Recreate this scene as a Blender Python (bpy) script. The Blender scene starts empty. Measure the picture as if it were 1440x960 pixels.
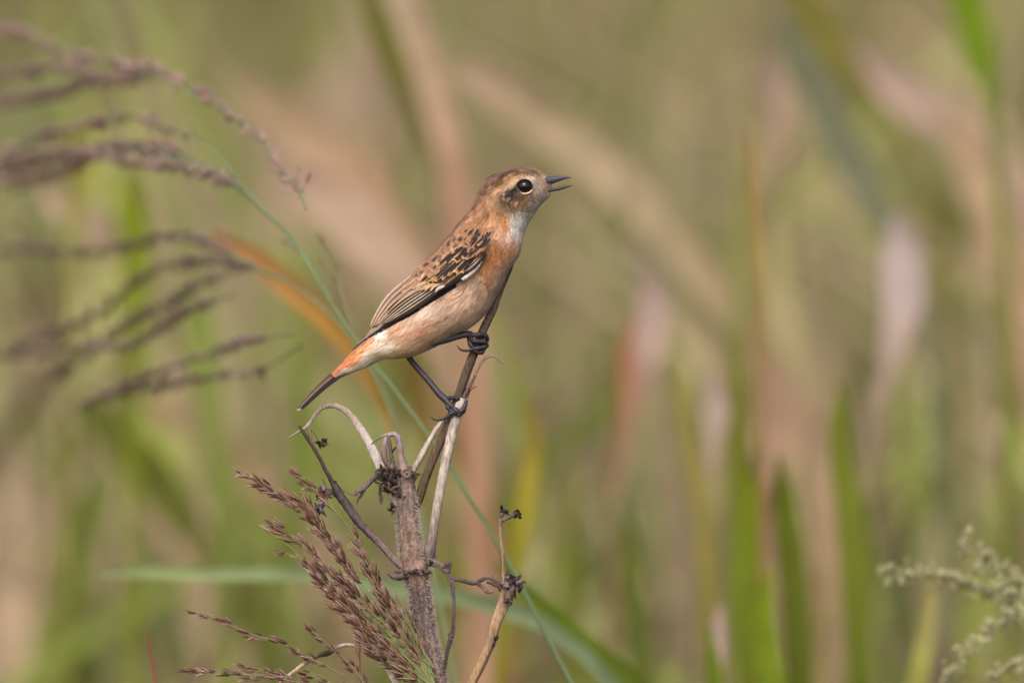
import bpy, math, random
import numpy as np
from mathutils import Vector, Matrix
random.seed(7); RNG = np.random.default_rng(7)

# ------------------------------------------------------------------ camera
sc = bpy.context.scene
D = 5.93                         # metres from lens to the bird
LENS = 600.0
S = D * 36.0 / LENS / 1440.0     # metres per photograph pixel in the plane of the bird
PITCH = math.radians(4.6)
FW = np.array([0, math.cos(PITCH), -math.sin(PITCH)])
UP = np.array([0, math.sin(PITCH), math.cos(PITCH)])
RT = np.array([1.0, 0, 0])
FOCUS = np.array([0, 0, 1.05])
CAM = FOCUS - D * FW
cd = bpy.data.cameras.new('camera'); cam = bpy.data.objects.new('camera', cd)
sc.collection.objects.link(cam)
cam.location = CAM; cam.rotation_euler = (math.pi / 2 - PITCH, 0, 0)
cd.lens = LENS; cd.sensor_width = 36; cd.clip_start = 0.1; cd.clip_end = 600
cd.dof.use_dof = True; cd.dof.focus_distance = D - 0.006; cd.dof.aperture_fstop = 7.6
sc.camera = cam

# ------------------------------------------------------------------ sky and sun
SUN_EL, SUN_AZ = 50.0, -14.0     # azimuth: degrees left of straight behind the camera
w = bpy.data.worlds.new('World'); sc.world = w; w.use_nodes = True
nt = w.node_tree; bg = nt.nodes['Background']
sky = nt.nodes.new('ShaderNodeTexSky'); sky.sky_type = 'NISHITA'; sky.sun_disc = False
sky.sun_elevation = math.radians(SUN_EL); sky.air_density = 1.0; sky.dust_density = 4.0; sky.ozone_density = 1.0
nt.links.new(sky.outputs[0], bg.inputs[0]); bg.inputs[1].default_value = 0.15
sd = Vector((math.sin(math.radians(SUN_AZ)) * math.cos(math.radians(SUN_EL)),
             -math.cos(math.radians(SUN_AZ)) * math.cos(math.radians(SUN_EL)), math.sin(math.radians(SUN_EL))))
sky.sun_rotation = math.atan2(sd.x, sd.y)
sl = bpy.data.lights.new('sun', 'SUN'); sun = bpy.data.objects.new('sun', sl); sc.collection.objects.link(sun)
sl.energy = 1.5; sl.angle = math.radians(30); sl.color = (1.0, 0.95, 0.88)
sun.rotation_euler = sd.to_track_quat('Z', 'Y').to_euler(); sun.location = (-3, -4, 8)
sc.view_settings.view_transform = 'Standard'; sc.view_settings.look = 'None'
sc.view_settings.exposure = 0.55; sc.view_settings.gamma = 1.0
sc.cycles.use_denoising = True

# ------------------------------------------------------------------ helpers
def lin(c):
    c = np.asarray(c, float) / 255.0
    return np.where(c <= 0.04045, c / 12.92, ((c + 0.055) / 1.055) ** 2.4)

def P(a):
    """(x, y, z) rows -> world metres: x, y in photograph pixels at that depth, z in bird-plane pixels away from the camera."""
    a = np.atleast_2d(np.asarray(a, float))
    d = D + a[:, 2] * S
    s = (S * d / D)[:, None]
    return CAM + d[:, None] * FW + (a[:, 0:1] - 720) * s * RT + (480 - a[:, 1:2]) * s * UP

def nrm(v):
    return v / np.maximum(np.linalg.norm(v, axis=-1, keepdims=True), 1e-12)

def catmull(pts, n):
    """resample a polyline of rows (any columns) smoothly to n rows"""
    p = np.asarray(pts, float)
    if len(p) == 2:
        t = np.linspace(0, 1, n)[:, None]
        return p[0] * (1 - t) + p[1] * t
    seg = np.sqrt(np.maximum(np.linalg.norm(np.diff(p[:, :3], axis=0), axis=1), 1e-9))
    k = np.concatenate([[0], np.cumsum(seg)])
    m = np.zeros_like(p)
    for i in range(len(p)):
        if i == 0: m[i] = (p[1] - p[0]) / (k[1] - k[0])
        elif i == len(p) - 1: m[i] = (p[i] - p[i - 1]) / (k[i] - k[i - 1])
        else:
            a = (p[i] - p[i - 1]) / (k[i] - k[i - 1]); b = (p[i + 1] - p[i]) / (k[i + 1] - k[i])
            h0, h1 = k[i] - k[i - 1], k[i + 1] - k[i]
            m[i] = (a * h1 + b * h0) / (h0 + h1)
    fine = np.linspace(0, k[-1], n * 6)
    def ev(t):
        i = np.clip(np.searchsorted(k, t, side='right') - 1, 0, len(p) - 2)
        h = (k[i + 1] - k[i])[:, None]; x = ((t - k[i])[:, None]) / h
        return ((2 * x**3 - 3 * x**2 + 1) * p[i] + (x**3 - 2 * x**2 + x) * h * m[i]
                + (-2 * x**3 + 3 * x**2) * p[i + 1] + (x**3 - x**2) * h * m[i + 1])
    f = ev(fine)
    L = np.concatenate([[0], np.cumsum(np.linalg.norm(np.diff(f[:, :3], axis=0), axis=1))])
    return ev(np.interp(np.linspace(0, L[-1], n), L, fine))

COL = sc.collection
def link(o, parent=None):
    COL.objects.link(o)
    if parent is not None: o.parent = parent
    return o

def tag(o, label=None, cat=None, group=None, kind=None):
    if label: o['label'] = label
    if cat: o['category'] = cat
    if group: o['group'] = group
    if kind: o['kind'] = kind
    return o

ORG = {}
def thing(name, origin, label, cat, group=None):
    o = bpy.data.objects.new(name, None); o.location = origin; o.empty_display_size = 0.02
    link(o); tag(o, label, cat, group); ORG[o.name] = np.array(origin, float)
    return o

def mesh_data(name, verts, faces, cols, mats, midx=None, smooth=True):
    me = bpy.data.meshes.new(name)
    verts = np.ascontiguousarray(verts, dtype=np.float32)
    if isinstance(faces, np.ndarray):
        nf, k = faces.shape
        me.vertices.add(len(verts)); me.vertices.foreach_set('co', verts.ravel())
        me.loops.add(nf * k); me.loops.foreach_set('vertex_index', faces.astype(np.int32).ravel())
        me.polygons.add(nf); me.polygons.foreach_set('loop_start', np.arange(0, nf * k, k, dtype=np.int32))
        me.update(calc_edges=True)
    else:
        me.from_pydata(verts.tolist(), [], [list(map(int, f)) for f in faces]); me.update()
    if cols is not None:
        at = me.color_attributes.new('Col', 'FLOAT_COLOR', 'POINT')
        c4 = np.ones((len(verts), 4), np.float32); c4[:, :3] = cols
        at.data.foreach_set('color', c4.ravel())
    for m in (mats if isinstance(mats, (list, tuple)) else [mats]): me.materials.append(m)
    if midx is not None: me.polygons.foreach_set('material_index', np.asarray(midx, np.int32))
    if smooth: me.polygons.foreach_set('use_smooth', np.ones(len(me.polygons), bool))
    me.validate(); me.update()
    return me

def root_of(o):
    while o.parent is not None: o = o.parent
    return o

def build(name, verts, faces, cols, mats, parent=None, origin=None, midx=None, smooth=True):
    """world-space vertices -> one mesh object, local to its thing's origin"""
    if parent is not None:
        org = ORG[root_of(parent).name]
        o = bpy.data.objects.new(name, mesh_data(name, np.asarray(verts) - org, faces, cols, mats, midx, smooth))
        return link(o, parent)
    org = np.zeros(3) if origin is None else np.asarray(origin, float)
    o = bpy.data.objects.new(name, mesh_data(name, np.asarray(verts) - org, faces, cols, mats, midx, smooth))
    o.location = org; link(o); ORG[o.name] = org
    return o

class Bag:
    """collects quad / tri pieces with colours in world space"""
    def __init__(s): s.v = []; s.f = []; s.c = []; s.n = 0
    def add(s, v, f, c):
        v = np.asarray(v, float); f = np.asarray(f, int)
        if f.shape[1] == 3: f = np.concatenate([f, f[:, 2:3]], 1)
        s.v.append(v); s.f.append(f + s.n); s.c.append(np.broadcast_to(c, (len(v), 3))); s.n += len(v)
    def build(s, name, mat, parent=None, origin=None, smooth=True):
        v = np.concatenate(s.v); f = np.concatenate(s.f); c = np.concatenate(s.c)
        if (f[:, 2] == f[:, 3]).any():
            fl = [tuple(q) if q[2] != q[3] else tuple(q[:3]) for q in f.tolist()]
        else: fl = f
        return build(name, v, fl, c, mat, parent, origin, None, smooth)

def grid_faces(nr, nc, wrap):
    r = np.arange(nr - 1)[:, None]; c = np.arange(nc if wrap else nc - 1)[None, :]
    c2 = (c + 1) % nc
    return np.stack([r * nc + c, r * nc + c2, (r + 1) * nc + c2, (r + 1) * nc + c], -1).reshape(-1, 4)

def smooth_noise(n, k, rng=RNG):
    """n values of smooth 1-D noise with k knots, about -1..1"""
    a = rng.uniform(-1, 1, max(k, 2))
    x = np.linspace(0, len(a) - 1, n); i = np.minimum(x.astype(int), len(a) - 2); f = x - i; f = f * f * (3 - 2 * f)
    return a[i] * (1 - f) + a[i + 1] * f

def tube(bag, pts, col, n=40, seg=12, rough=0.06, streak=0.22, colfn=None, wob=0.0, caps=True, flat=1.0):
    """pts rows: x, y, z, radius (pixels, bird-plane scale). Fibrous, slightly uneven round stem."""
    col = np.asarray(col, float); per = col.ndim == 2 and len(col) == len(pts)
    q = catmull(np.concatenate([np.asarray(pts, float), col], 1) if per else pts, n)
    if wob:
        for a in (0, 1): q[:, a] += wob * smooth_noise(n, max(4, n // 5))
    w_ = P(q[:, :3]); r = np.maximum(q[:, 3], 0.15) * S * (1 + q[:, 2] * S / D)
    tan = nrm(np.gradient(w_, axis=0))
    ref = FW
    side = nrm(np.cross(tan, np.broadcast_to(ref, tan.shape)) + 1e-6)
    bin_ = nrm(np.cross(side, tan))
    a = np.linspace(0, 2 * np.pi, seg, endpoint=False)
    rr = r[:, None] * (1 + rough * RNG.uniform(-1, 1, (n, seg)) + rough * np.stack([smooth_noise(n, max(3, n // 4)) for _ in range(seg)], 1))
    v = w_[:, None, :] + rr[..., None] * (np.cos(a)[None, :, None] * side[:, None, :] + flat * np.sin(a)[None, :, None] * bin_[:, None, :])
    if per: c = q[:, 4:7]
    elif col.ndim == 1: c = np.broadcast_to(col, (n, 3))
    else: c = np.stack([np.interp(np.linspace(0, 1, n), np.linspace(0, 1, len(col)), col[:, k]) for k in range(3)], 1)
    c = lin(np.clip(c, 0, 255))
    m = 1 + streak * (0.6 * np.stack([smooth_noise(n, max(3, n // 8)) for _ in range(seg)], 1) + 0.5 * RNG.uniform(-1, 1, (1, seg)) + 0.35 * RNG.uniform(-1, 1, (n, seg)))
    cc = np.clip(c[:, None, :] * m[..., None], 0.002, 1)
    vv = v.reshape(-1, 3); ff = grid_faces(n, seg, True); base = bag.n
    bag.add(vv, ff, cc.reshape(-1, 3))
    if caps:
        for e, (k, sgn) in enumerate(((0, -1), (n - 1, 1))):
            ring = vv[k * seg:(k + 1) * seg]; cen = ring.mean(0) + sgn * tan[k] * r[k] * 0.35
            cv = np.concatenate([ring, cen[None]]); idx = np.arange(seg)
            f = np.stack([idx, (idx + 1) % seg, np.full(seg, seg)], 1)
            bag.add(cv, f if sgn > 0 else f[:, ::-1], np.concatenate([cc[k], cc[k].mean(0)[None]]))
    return q

def ribbon(bag, pts, cols, n=24, nw=5, fold=0.25, twist=0.0, streak=0.12, facing=None):
    """leaf blade: rows x, y, z, full width (pixels at its own depth); V-folded along its midrib"""
    q = catmull(pts, n)
    w_ = P(q[:, :3]); wd = np.maximum(q[:, 3], 0.2) * S * (1 + q[:, 2] * S / D)
    tan = nrm(np.gradient(w_, axis=0))
    side = nrm(np.cross(tan, np.broadcast_to(FW, tan.shape)))
    out = nrm(np.cross(tan, side))
    if np.isscalar(twist): tw = np.full(n, twist)
    else: tw = np.interp(np.linspace(0, 1, n), np.linspace(0, 1, len(twist)), twist)
    sd_ = side * np.cos(tw)[:, None] + out * np.sin(tw)[:, None]; ou = nrm(np.cross(tan, sd_))
    s = np.linspace(-1, 1, nw)
    v = w_[:, None, :] + 0.5 * wd[:, None, None] * (s[None, :, None] * sd_[:, None, :] + fold * np.abs(s)[None, :, None] * ou[:, None, :])
    cols = np.atleast_2d(np.asarray(cols, float))
    c = lin(np.clip(np.stack([np.interp(np.linspace(0, 1, n), np.linspace(0, 1, len(cols)), cols[:, k]) for k in range(3)], 1), 0, 255))
    m = 1 + streak * (RNG.uniform(-1, 1, (1, nw)) + 0.7 * smooth_noise(n, 6)[:, None])
    bag.add(v.reshape(-1, 3), grid_faces(n, nw, False), np.clip(c[:, None] * m[..., None], 0.002, 1).reshape(-1, 3))

# ------------------------------------------------------------------ materials
def mat_attr(name, rough=0.8, spec=0.2, nscale=900, namt=0.25, rand=0.0, transl=0.0, bump=0.0, sheen=0.0, stretch=None):
    m = bpy.data.materials.new(name); m.use_nodes = True
    n = m.node_tree.nodes; l = m.node_tree.links; b = n['Principled BSDF']
    at = n.new('ShaderNodeVertexColor'); at.layer_name = 'Col'
    tc = n.new('ShaderNodeTexCoord'); nz = n.new('ShaderNodeTexNoise'); nz.inputs['Scale'].default_value = nscale
    nz.inputs['Detail'].default_value = 5.0
    if stretch:
        mp = n.new('ShaderNodeMapping'); mp.inputs['Scale'].default_value = stretch
        l.new(tc.outputs['Object'], mp.inputs[0]); l.new(mp.outputs[0], nz.inputs['Vector'])
    else: l.new(tc.outputs['Object'], nz.inputs['Vector'])
    mr = n.new('ShaderNodeMapRange'); mr.inputs['From Min'].default_value = 0.3; mr.inputs['From Max'].default_value = 0.7
    mr.inputs['To Min'].default_value = 1 - namt; mr.inputs['To Max'].default_value = 1 + namt
    l.new(nz.outputs[0], mr.inputs['Value'])
    fac = mr.outputs[0]
    if rand:
        oi = n.new('ShaderNodeObjectInfo'); r2 = n.new('ShaderNodeMapRange')
        r2.inputs['To Min'].default_value = 1 - rand; r2.inputs['To Max'].default_value = 1 + rand
        l.new(oi.outputs['Random'], r2.inputs['Value'])
        mu = n.new('ShaderNodeMath'); mu.operation = 'MULTIPLY'; l.new(fac, mu.inputs[0]); l.new(r2.outputs[0], mu.inputs[1]); fac = mu.outputs[0]
    vm = n.new('ShaderNodeVectorMath'); vm.operation = 'SCALE'; l.new(at.outputs['Color'], vm.inputs[0]); l.new(fac, vm.inputs['Scale'])
    l.new(vm.outputs[0], b.inputs['Base Color'])
    b.inputs['Roughness'].default_value = rough; b.inputs['Specular IOR Level'].default_value = spec
    if sheen: b.inputs['Sheen Weight'].default_value = sheen
    if bump:
        bp = n.new('ShaderNodeBump'); bp.inputs['Strength'].default_value = bump; bp.inputs['Distance'].default_value = 0.0004
        l.new(nz.outputs[0], bp.inputs['Height']); l.new(bp.outputs[0], b.inputs['Normal'])
    if transl:
        tr = n.new('ShaderNodeBsdfTranslucent'); mx = n.new('ShaderNodeMixShader'); mx.inputs[0].default_value = transl
        l.new(vm.outputs[0], tr.inputs['Color']); l.new(b.outputs[0], mx.inputs[1]); l.new(tr.outputs[0], mx.inputs[2])
        l.new(mx.outputs[0], n['Material Output'].inputs['Surface'])
    return m

M_PLUME = mat_attr('plumage', 0.85, 0.12, 2500, 0.10, sheen=0.15)
M_FLIGHT = mat_attr('flight_feather', 0.75, 0.08, 3000, 0.16)
M_LEG = mat_attr('leg_scales', 0.42, 0.45, 2600, 0.25, bump=0.5)
M_BILL = mat_attr('horn', 0.32, 0.5, 1500, 0.10)
M_WOOD = mat_attr('dead_stem', 0.85, 0.15, 1300, 0.38, bump=0.6, stretch=(1, 1, 0.25))
M_CRUMPLE = mat_attr('withered_leaf', 0.85, 0.2, 1500, 0.4, bump=0.5)
M_HAIR = mat_attr('stem_hair', 0.6, 0.3, 900, 0.1, transl=0.3)
M_SPIKE = mat_attr('grass_spikelet', 0.6, 0.3, 2500, 0.22, rand=0.3, transl=0.12)
M_CULM = mat_attr('grass_culm', 0.55, 0.3, 700, 0.12, transl=0.1)
M_BLADE = mat_attr('grass_blade', 0.6, 0.2, 60, 0.18, transl=0.28)
M_MEADOW = mat_attr('meadow', 0.8, 0.1, 30, 0.12, transl=0.25)
M_FLOWER = mat_attr('seed_head', 0.8, 0.1, 900, 0.15, rand=0.15, transl=0.15)

def simple_mat(name, col, rough, spec=0.5, coat=0.0):
    m = bpy.data.materials.new(name); m.use_nodes = True; b = m.node_tree.nodes['Principled BSDF']
    b.inputs['Base Color'].default_value = (*lin(col), 1); b.inputs['Roughness'].default_value = rough
    b.inputs['Specular IOR Level'].default_value = spec; b.inputs['Coat Weight'].default_value = coat; b.inputs['Coat Roughness'].default_value = 0.02
    return m
M_EYE = simple_mat('eye_black', (14, 11, 10), 0.16, 0.35, 0.18)

# ------------------------------------------------------------------ ground
def ground_mat():
    m = bpy.data.materials.new('soil_and_litter'); m.use_nodes = True
    n = m.node_tree.nodes; l = m.node_tree.links; b = n['Principled BSDF']; b.inputs['Roughness'].default_value = 0.95
    tc = n.new('ShaderNodeTexCoord'); nz = n.new('ShaderNodeTexNoise'); nz.inputs['Scale'].default_value = 2.2; nz.inputs['Detail'].default_value = 9
    cr = n.new('ShaderNodeValToRGB'); e = cr.color_ramp.elements
    e[0].position = 0.3; e[0].color = (*lin((74, 70, 38)), 1); e[1].position = 0.72; e[1].color = (*lin((128, 108, 72)), 1)
    k = cr.color_ramp.elements.new(0.5); k.color = (*lin((104, 88, 56)), 1)
    l.new(tc.outputs['Object'], nz.inputs['Vector']); l.new(nz.outputs[0], cr.inputs[0]); l.new(cr.outputs[0], b.inputs['Base Color'])
    bp = n.new('ShaderNodeBump'); bp.inputs['Distance'].default_value = 0.03; l.new(nz.outputs[0], bp.inputs['Height']); l.new(bp.outputs[0], b.inputs['Normal'])
    return m
gx = np.concatenate([[-300, -60, -20], np.linspace(-8, 8, 41), [20, 60, 300]])
gy = np.concatenate([[-300, -60, -20], np.linspace(-10, 24, 69), [60, 120, 400]])
GX, GY = np.meshgrid(gx, gy)
def gz(x, y): return 0.012 * np.sin(3.1 * x + 1.3 * y) + 0.01 * np.sin(1.7 * y - 2.3 * x + 1) - 0.012
GZ = np.where((np.abs(GX) < 9) & (GY > -11) & (GY < 25), gz(GX, GY), -0.01)
g = build('ground', np.stack([GX, GY, GZ], -1).reshape(-1, 3), grid_faces(len(gy), len(gx), False), None, ground_mat())
tag(g, kind='structure')


# ================================================================== THE BIRD
foot_at = P([[655, 525, 0]])[0]
bird = thing('bird', foot_at, 'small rufous and buff songbird with open bill gripping the dark slanting stem', 'bird')

SEC = np.array([  # dorsal x,y  ventral x,y  half depth
 (777,252, 775.5,266, 1.5), (773,249, 772,276, 5.0), (764.4,244.5, 766,281.5, 10), (751,238.2, 757,291.5, 19.5), (734,236.5, 748.5,304, 28),
 (715,238, 742,315, 31.5), (699.3,243.8, 737,326, 33.5), (685,252.6, 734,336, 34.5), (676,265, 732.5,347, 35.5),
 (669,278, 730,357, 38), (664,293, 723,368, 42), (654,306, 714,381, 46), (643,319, 707,395, 50), (630,334, 699,412, 53),
 (610,355, 689,430, 55), (592,375, 676,446, 55), (574,396, 659,459.5, 53), (557,417, 637,472, 48), (540,441, 612,485, 41),
 (526,461, 584,497, 33), (511,479, 560,502, 25), (497,496, 538,503, 18), (484,510, 514,514, 12.5), (474,520, 492,523, 9), (467,527, 474,530, 5)], float)
NU, NV = 190, 96
ks = catmull(np.concatenate([SEC[:, :2], SEC[:, 4:5] * 0, SEC], 1), NU)[:, 3:]
U2, L2, WD = ks[:, 0:2], ks[:, 2:4], ks[:, 4]
CEN = (U2 + L2) / 2; AX = (U2 - L2) / 2
va = np.linspace(0, 2 * np.pi, NV, endpoint=False)
cv, sv = np.cos(va), np.sin(va)
BODY = np.zeros((NU, NV, 3))
BODY[..., :2] = CEN[:, None] + AX[:, None] * cv[None, :, None]
BODY[..., 2] = -WD[:, None] * (np.sign(sv) * np.abs(sv) ** 0.92)[None, :]
# brow and cheek relief on both sides of the head
for (bx, by, br, ba) in ((720, 281, 17, 3.0), (728, 250, 12, 1.6), (738, 262, 10, -2.0), (690, 345, 24, 2.0)):
    g_ = ba * np.exp(-(((BODY[..., 0] - bx) ** 2 + (BODY[..., 1] - by) ** 2) / (br * br)))
    BODY[..., 2] += -np.sign(sv)[None, :] * np.abs(sv)[None, :] * g_
dPu = np.gradient(BODY, axis=0)
dPv = (np.roll(BODY, -1, 1) - np.roll(BODY, 1, 1)) / 2
NRM = nrm(np.cross(dPv, dPu))
if (NRM[80, NV // 4, 2] > 0): NRM = -NRM      # near side must point to the camera (-z)

def surf(u, v, lift=0.0):
    """bilinear body surface, u in 0..NU-1, v in 0..NV (wraps)"""
    u = np.clip(u, 0, NU - 1.001); v = np.mod(v, NV)
    i = u.astype(int); j = v.astype(int) % NV; fu = (u - i)[..., None]; fv = (v - np.floor(v))[..., None]; j2 = (j + 1) % NV
    def bl(A): return (A[i, j] * (1 - fu) * (1 - fv) + A[i + 1, j] * fu * (1 - fv) + A[i, j2] * (1 - fu) * fv + A[i + 1, j2] * fu * fv)
    return bl(BODY) + nrm(bl(NRM)) * np.asarray(lift)[..., None]

# depth map of the near flank, for laying the wing on
ZX0, ZY0, ZST = 400, 220, 3.0
zgx = np.arange(ZX0, 830, ZST); zgy = np.arange(ZY0, 610, ZST)
near = BODY[:, 1:NV // 2].reshape(-1, 3)
ZMAP = np.zeros((len(zgy), len(zgx)))
for r_, yy in enumerate(zgy):
    d2 = (near[None, :, 0] - zgx[:, None]) ** 2 + (near[None, :, 1] - yy) ** 2
    ix = np.argmin(d2, 1); ZMAP[r_] = near[ix, 2]
for _ in range(3):
    Zp = np.pad(ZMAP, 1, mode='edge')
    ZMAP = (Zp[:-2, 1:-1] + Zp[2:, 1:-1] + Zp[1:-1, :-2] + Zp[1:-1, 2:] + 2 * ZMAP) / 6
def zs(x, y):
    fx = np.clip((np.asarray(x, float) - ZX0) / ZST, 0, len(zgx) - 1.01); fy = np.clip((np.asarray(y, float) - ZY0) / ZST, 0, len(zgy) - 1.01)
    i = fy.astype(int); j = fx.astype(int); a = fy - i; b = fx - j
    return (ZMAP[i, j] * (1 - a) * (1 - b) + ZMAP[i + 1, j] * a * (1 - b) + ZMAP[i, j + 1] * (1 - a) * b + ZMAP[i + 1, j + 1] * a * b)

# plumage colours by place on the body (sRGB)
CP = np.array([
 (775,258,120,98,78),(768,250,168,132,98),(760,247,160,122,88),(757,257,188,163,138),(752,266,165,138,112),(748,276,138,106,76),(760,276,158,138,120),(768,281,172,156,142),
 (747,250,200,170,142),(741,250,204,172,142),(735,251,202,168,138),(730,253.5,200,166,134),(725,256.5,198,162,128),(720,258.6,192,154,122),(715,260.6,188,148,114),(710,263,186,144,110),(705,265,182,140,104),(699,269,176,132,96),(693,273,166,120,84),
 (735,239,140,98,74),(725,240,132,92,68),(744,240,142,100,74),(741,245,138,98,56),(733,246,128,90,46),(726,248.5,130,90,46),(719,252,132,92,48),(712,255.5,138,96,52),(715,240,140,96,70),(705,258.5,142,98,60),(700,249,144,100,72),(706,247,124,88,66),(697,262,150,104,66),(690,262,154,106,72),(680,264,138,96,72),(690,253,132,94,72),(752,243,150,108,80),
 (724,262,84,66,52),(723,267,56,44,36),(717,266,92,72,56),(716,272,68,54,43),(726,272,66,52,42),(708,270,110,84,64),(730,275,96,70,52),(705,276,98,76,56),(712,283,106,82,60),(726,281,104,78,54),(718,290,132,96,68),(737,283,138,100,62),(700,286,146,104,70),(742,290,132,108,82),(735,276,112,80,56),(706,294,150,106,70),
 (675,280,160,110,74),(668,300,164,114,78),(690,300,180,122,78),(650,315,166,116,80),(680,315,182,126,84),
 (724,305,198,188,176),(735,310,198,188,178),(721,318,212,202,194),(731,326,206,192,180),(757,289,186,174,162),(747,300,186,174,162),(748,285,150,130,110),(738,298,168,158,146),(730,300,178,168,156),(740,318,204,194,184),
 (700,316,206,150,108),(690,326,202,150,112),(709,306,198,124,70),(712,328,208,166,138),(726,339,198,158,128),(710,315,202,140,92),
 (705,345,192,120,68),(716,345,188,124,76),(694,360,178,108,58),(690,376,182,122,80),(721,360,186,138,104),(706,380,188,145,114),(700,352,190,116,62),
 (680,400,194,152,120),(660,420,200,162,132),(692,420,184,152,126),(640,430,200,162,132),(660,450,174,148,118),(620,450,194,146,112),(600,460,190,132,92),(625,470,172,146,114),(640,465,152,130,104),(670,390,196,156,124),
 (590,445,202,164,138),(570,455,196,148,116),(612,428,210,186,166),(580,475,194,152,118),(600,485,184,158,122),(630,410,200,160,128),
 (562,487,200,178,142),(550,497,194,176,142),(541,491,202,188,160),(527,500,192,180,162),(510,512,182,172,156),(495,520,172,162,146),
 (543,467,232,218,206),(546,475,222,206,188),(528,479,208,128,70),(512,490,198,116,62),(500,503,192,112,62),(485,513,178,106,64),(535,470,208,138,84),(520,490,202,138,90),
 (640,335,166,112,74),(610,365,166,112,74),(580,395,172,126,84),(550,430,122,96,76),(520,460,112,86,70)], float)
def bodycol(x, y):
    x = np.asarray(x, float); y = np.asarray(y, float); sh = x.shape; x = x.ravel(); y = y.ravel(); out = np.zeros((len(x), 3))
    for a in range(0, len(x), 20000):
        d2 = (x[a:a + 20000, None] - CP[:, 0]) ** 2 + (y[a:a + 20000, None] - CP[:, 1]) ** 2 + 6.0
        wt = d2 ** -2.2; out[a:a + 20000] = (wt @ CP[:, 2:]) / wt.sum(1, keepdims=True)
    lum = out @ np.array([0.3, 0.55, 0.15]); out = out * 0.82 + lum[:, None] * 0.18; bel = np.clip((y - 395) / 40, 0, 1)[:, None]; out = out * (1 + 0.11 * bel)
    return out.reshape(sh + (3,))

# --- legs, feet and claws share the body's mesh
bodybag = Bag()
bc = lin(bodycol(BODY[..., 0], BODY[..., 1])) * 0.9
bodybag.add(P(BODY.reshape(-1, 3)), grid_faces(NU, NV, True), bc.reshape(-1, 3))
for k in (0, NU - 1):
    ring = BODY[k]; cen = ring.mean(0); idx = np.arange(NV)
    f = np.stack([idx, (idx + 1) % NV, np.full(NV, NV)], 1)
    bodybag.add(P(np.concatenate([ring, cen[None]])), f, bc[k].mean(0))
n_body = sum(len(f) for f in bodybag.f)
LEG = (50, 44, 50); CLAW = (42, 36, 38)
def limb(pts, col=LEG, n=30, seg=12): tube(bodybag, pts, col, n=n, seg=seg, rough=0.05, streak=0.3)
limb([(590,470,-16,8), (606,481,-18,6.0), (618,480,-18,5.0), (640,474,-15,4.6), (656,470,-12,4.8), (662,471,-9,5.4), (665,474,-8,3.5)])
limb([(572,478,14,8), (573,494,13,6), (577,505,11,4.4), (600,532,5,4.2), (620,556,-2,4.6), (627,562,-6,5.2), (632,568,-8,3.6)])
def toe(pts, claw):
    p = np.array(pts, float); q = catmull(p, 40)
    q[:, 3] *= 1 + 0.13 * np.sin(np.linspace(0, 9 * np.pi, 40))     # pads and joints
    limb(q, LEG, 44, 10)
    e = p[-1]; limb([(*e[:3], e[3] * 0.85)] + claw, CLAW, 18, 8)
# near foot round the stem
toe([(659,470,-9,3.6),(668,471,-11.5,3.4),(678,470,-10,3.3),(684.5,474,-3,3.3),(683,481,5,3.0),(675,485,9,2.6)], [(668,487,10,1.8),(661,489,9,0.5)])
toe([(660,471,-9,3.6),(664,478,-11,3.2),(673,480,-12,3.2),(682,481,-8,3.2),(684,487,0,3.0),(677,491,8,2.6)], [(669,493,9,1.8),(662,493,8,0.5)])
toe([(661,472,-8,3.6),(660,480,-8,3.3),(665,489,-10,3.4),(672,495,-10,3.4),(679,494,-5,3.2),(681,488,3,2.6)], [(676,484,8,1.8),(669,482,9,0.5)])
toe([(659,471,-5,3.4),(662,478,3,3.2),(672,480,9,3.2),(682,483,4,3.2),(681,487.5,-7,3.4),(672,489.5,-12.5,3.2),(666,490.5,-12,2.6)], [(657,493,-11,2.0),(648,491.5,-10,1.5),(642,485.5,-9.5,0.4)])
# far foot lower down
toe([(627,562,-7,3.6),(632,568,-11,3.8),(638,574,-12.5,4.0),(645,579,-12.5,3.8),(651,575,-10,3.4),(655,567,-4,2.8)], [(656,562,0,2.0),(654,557,4,0.6)])
toe([(627,562,-6,3.4),(634,559,-9.5,3.2),(642,560,-8,3.2),(648,564,-3,3.0),(650,570,4,2.6)], [(648,576,7,1.8),(643,580,8,0.5)])
toe([(628,563,-7,3.4),(630,572,-10,3.4),(638,580,-12,3.4),(647,582,-11,3.2),(653,577,-6,2.8)], [(655,571,-2,1.8),(656,566,2,0.5)])
toe([(647,579,-12,3.0),(641,579.5,-13,3.6),(635,581,-12.5,3.4),(630,585,-11.5,2.8)], [(623,589,-11,2.2),(612,590,-10,1.6),(603,584,-9.5,0.4)])
V = np.concatenate(bodybag.v); F = np.concatenate(bodybag.f); C = np.concatenate(bodybag.c)
mi = (np.arange(len(F)) >= n_body).astype(int)
fl = [tuple(q) if q[2] != q[3] else tuple(q[:3]) for q in F.tolist()]
body = build('body', V, fl, C, [M_PLUME, M_LEG], bird, midx=mi)

# --- contour plumage: every feather a little fan of barbs lying back along the body
def strips(P3, N3, wid, cols):
    """P3 (n,k,3) pixel-space centre lines, N3 (n,k,3) outward, wid (n,k), cols (n,k,3) linear -> verts, faces, colours (world)"""
    n, k, _ = P3.shape
    T = nrm(np.gradient(P3, axis=1)); Sd = nrm(np.cross(T, N3))
    A = P3 - Sd * wid[..., None] / 2; B = P3 + Sd * wid[..., None] / 2
    v = np.stack([A, B], 2).reshape(-1, 3)
    base = (np.arange(n) * k * 2)[:, None] + (np.arange(k - 1) * 2)[None, :]
    f = np.stack([base, base + 1, base + 3, base + 2], -1).reshape(-1, 4)
    return P(v), f, np.repeat(cols[:, :, None, :], 2, 2).reshape(-1, 3)

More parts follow.
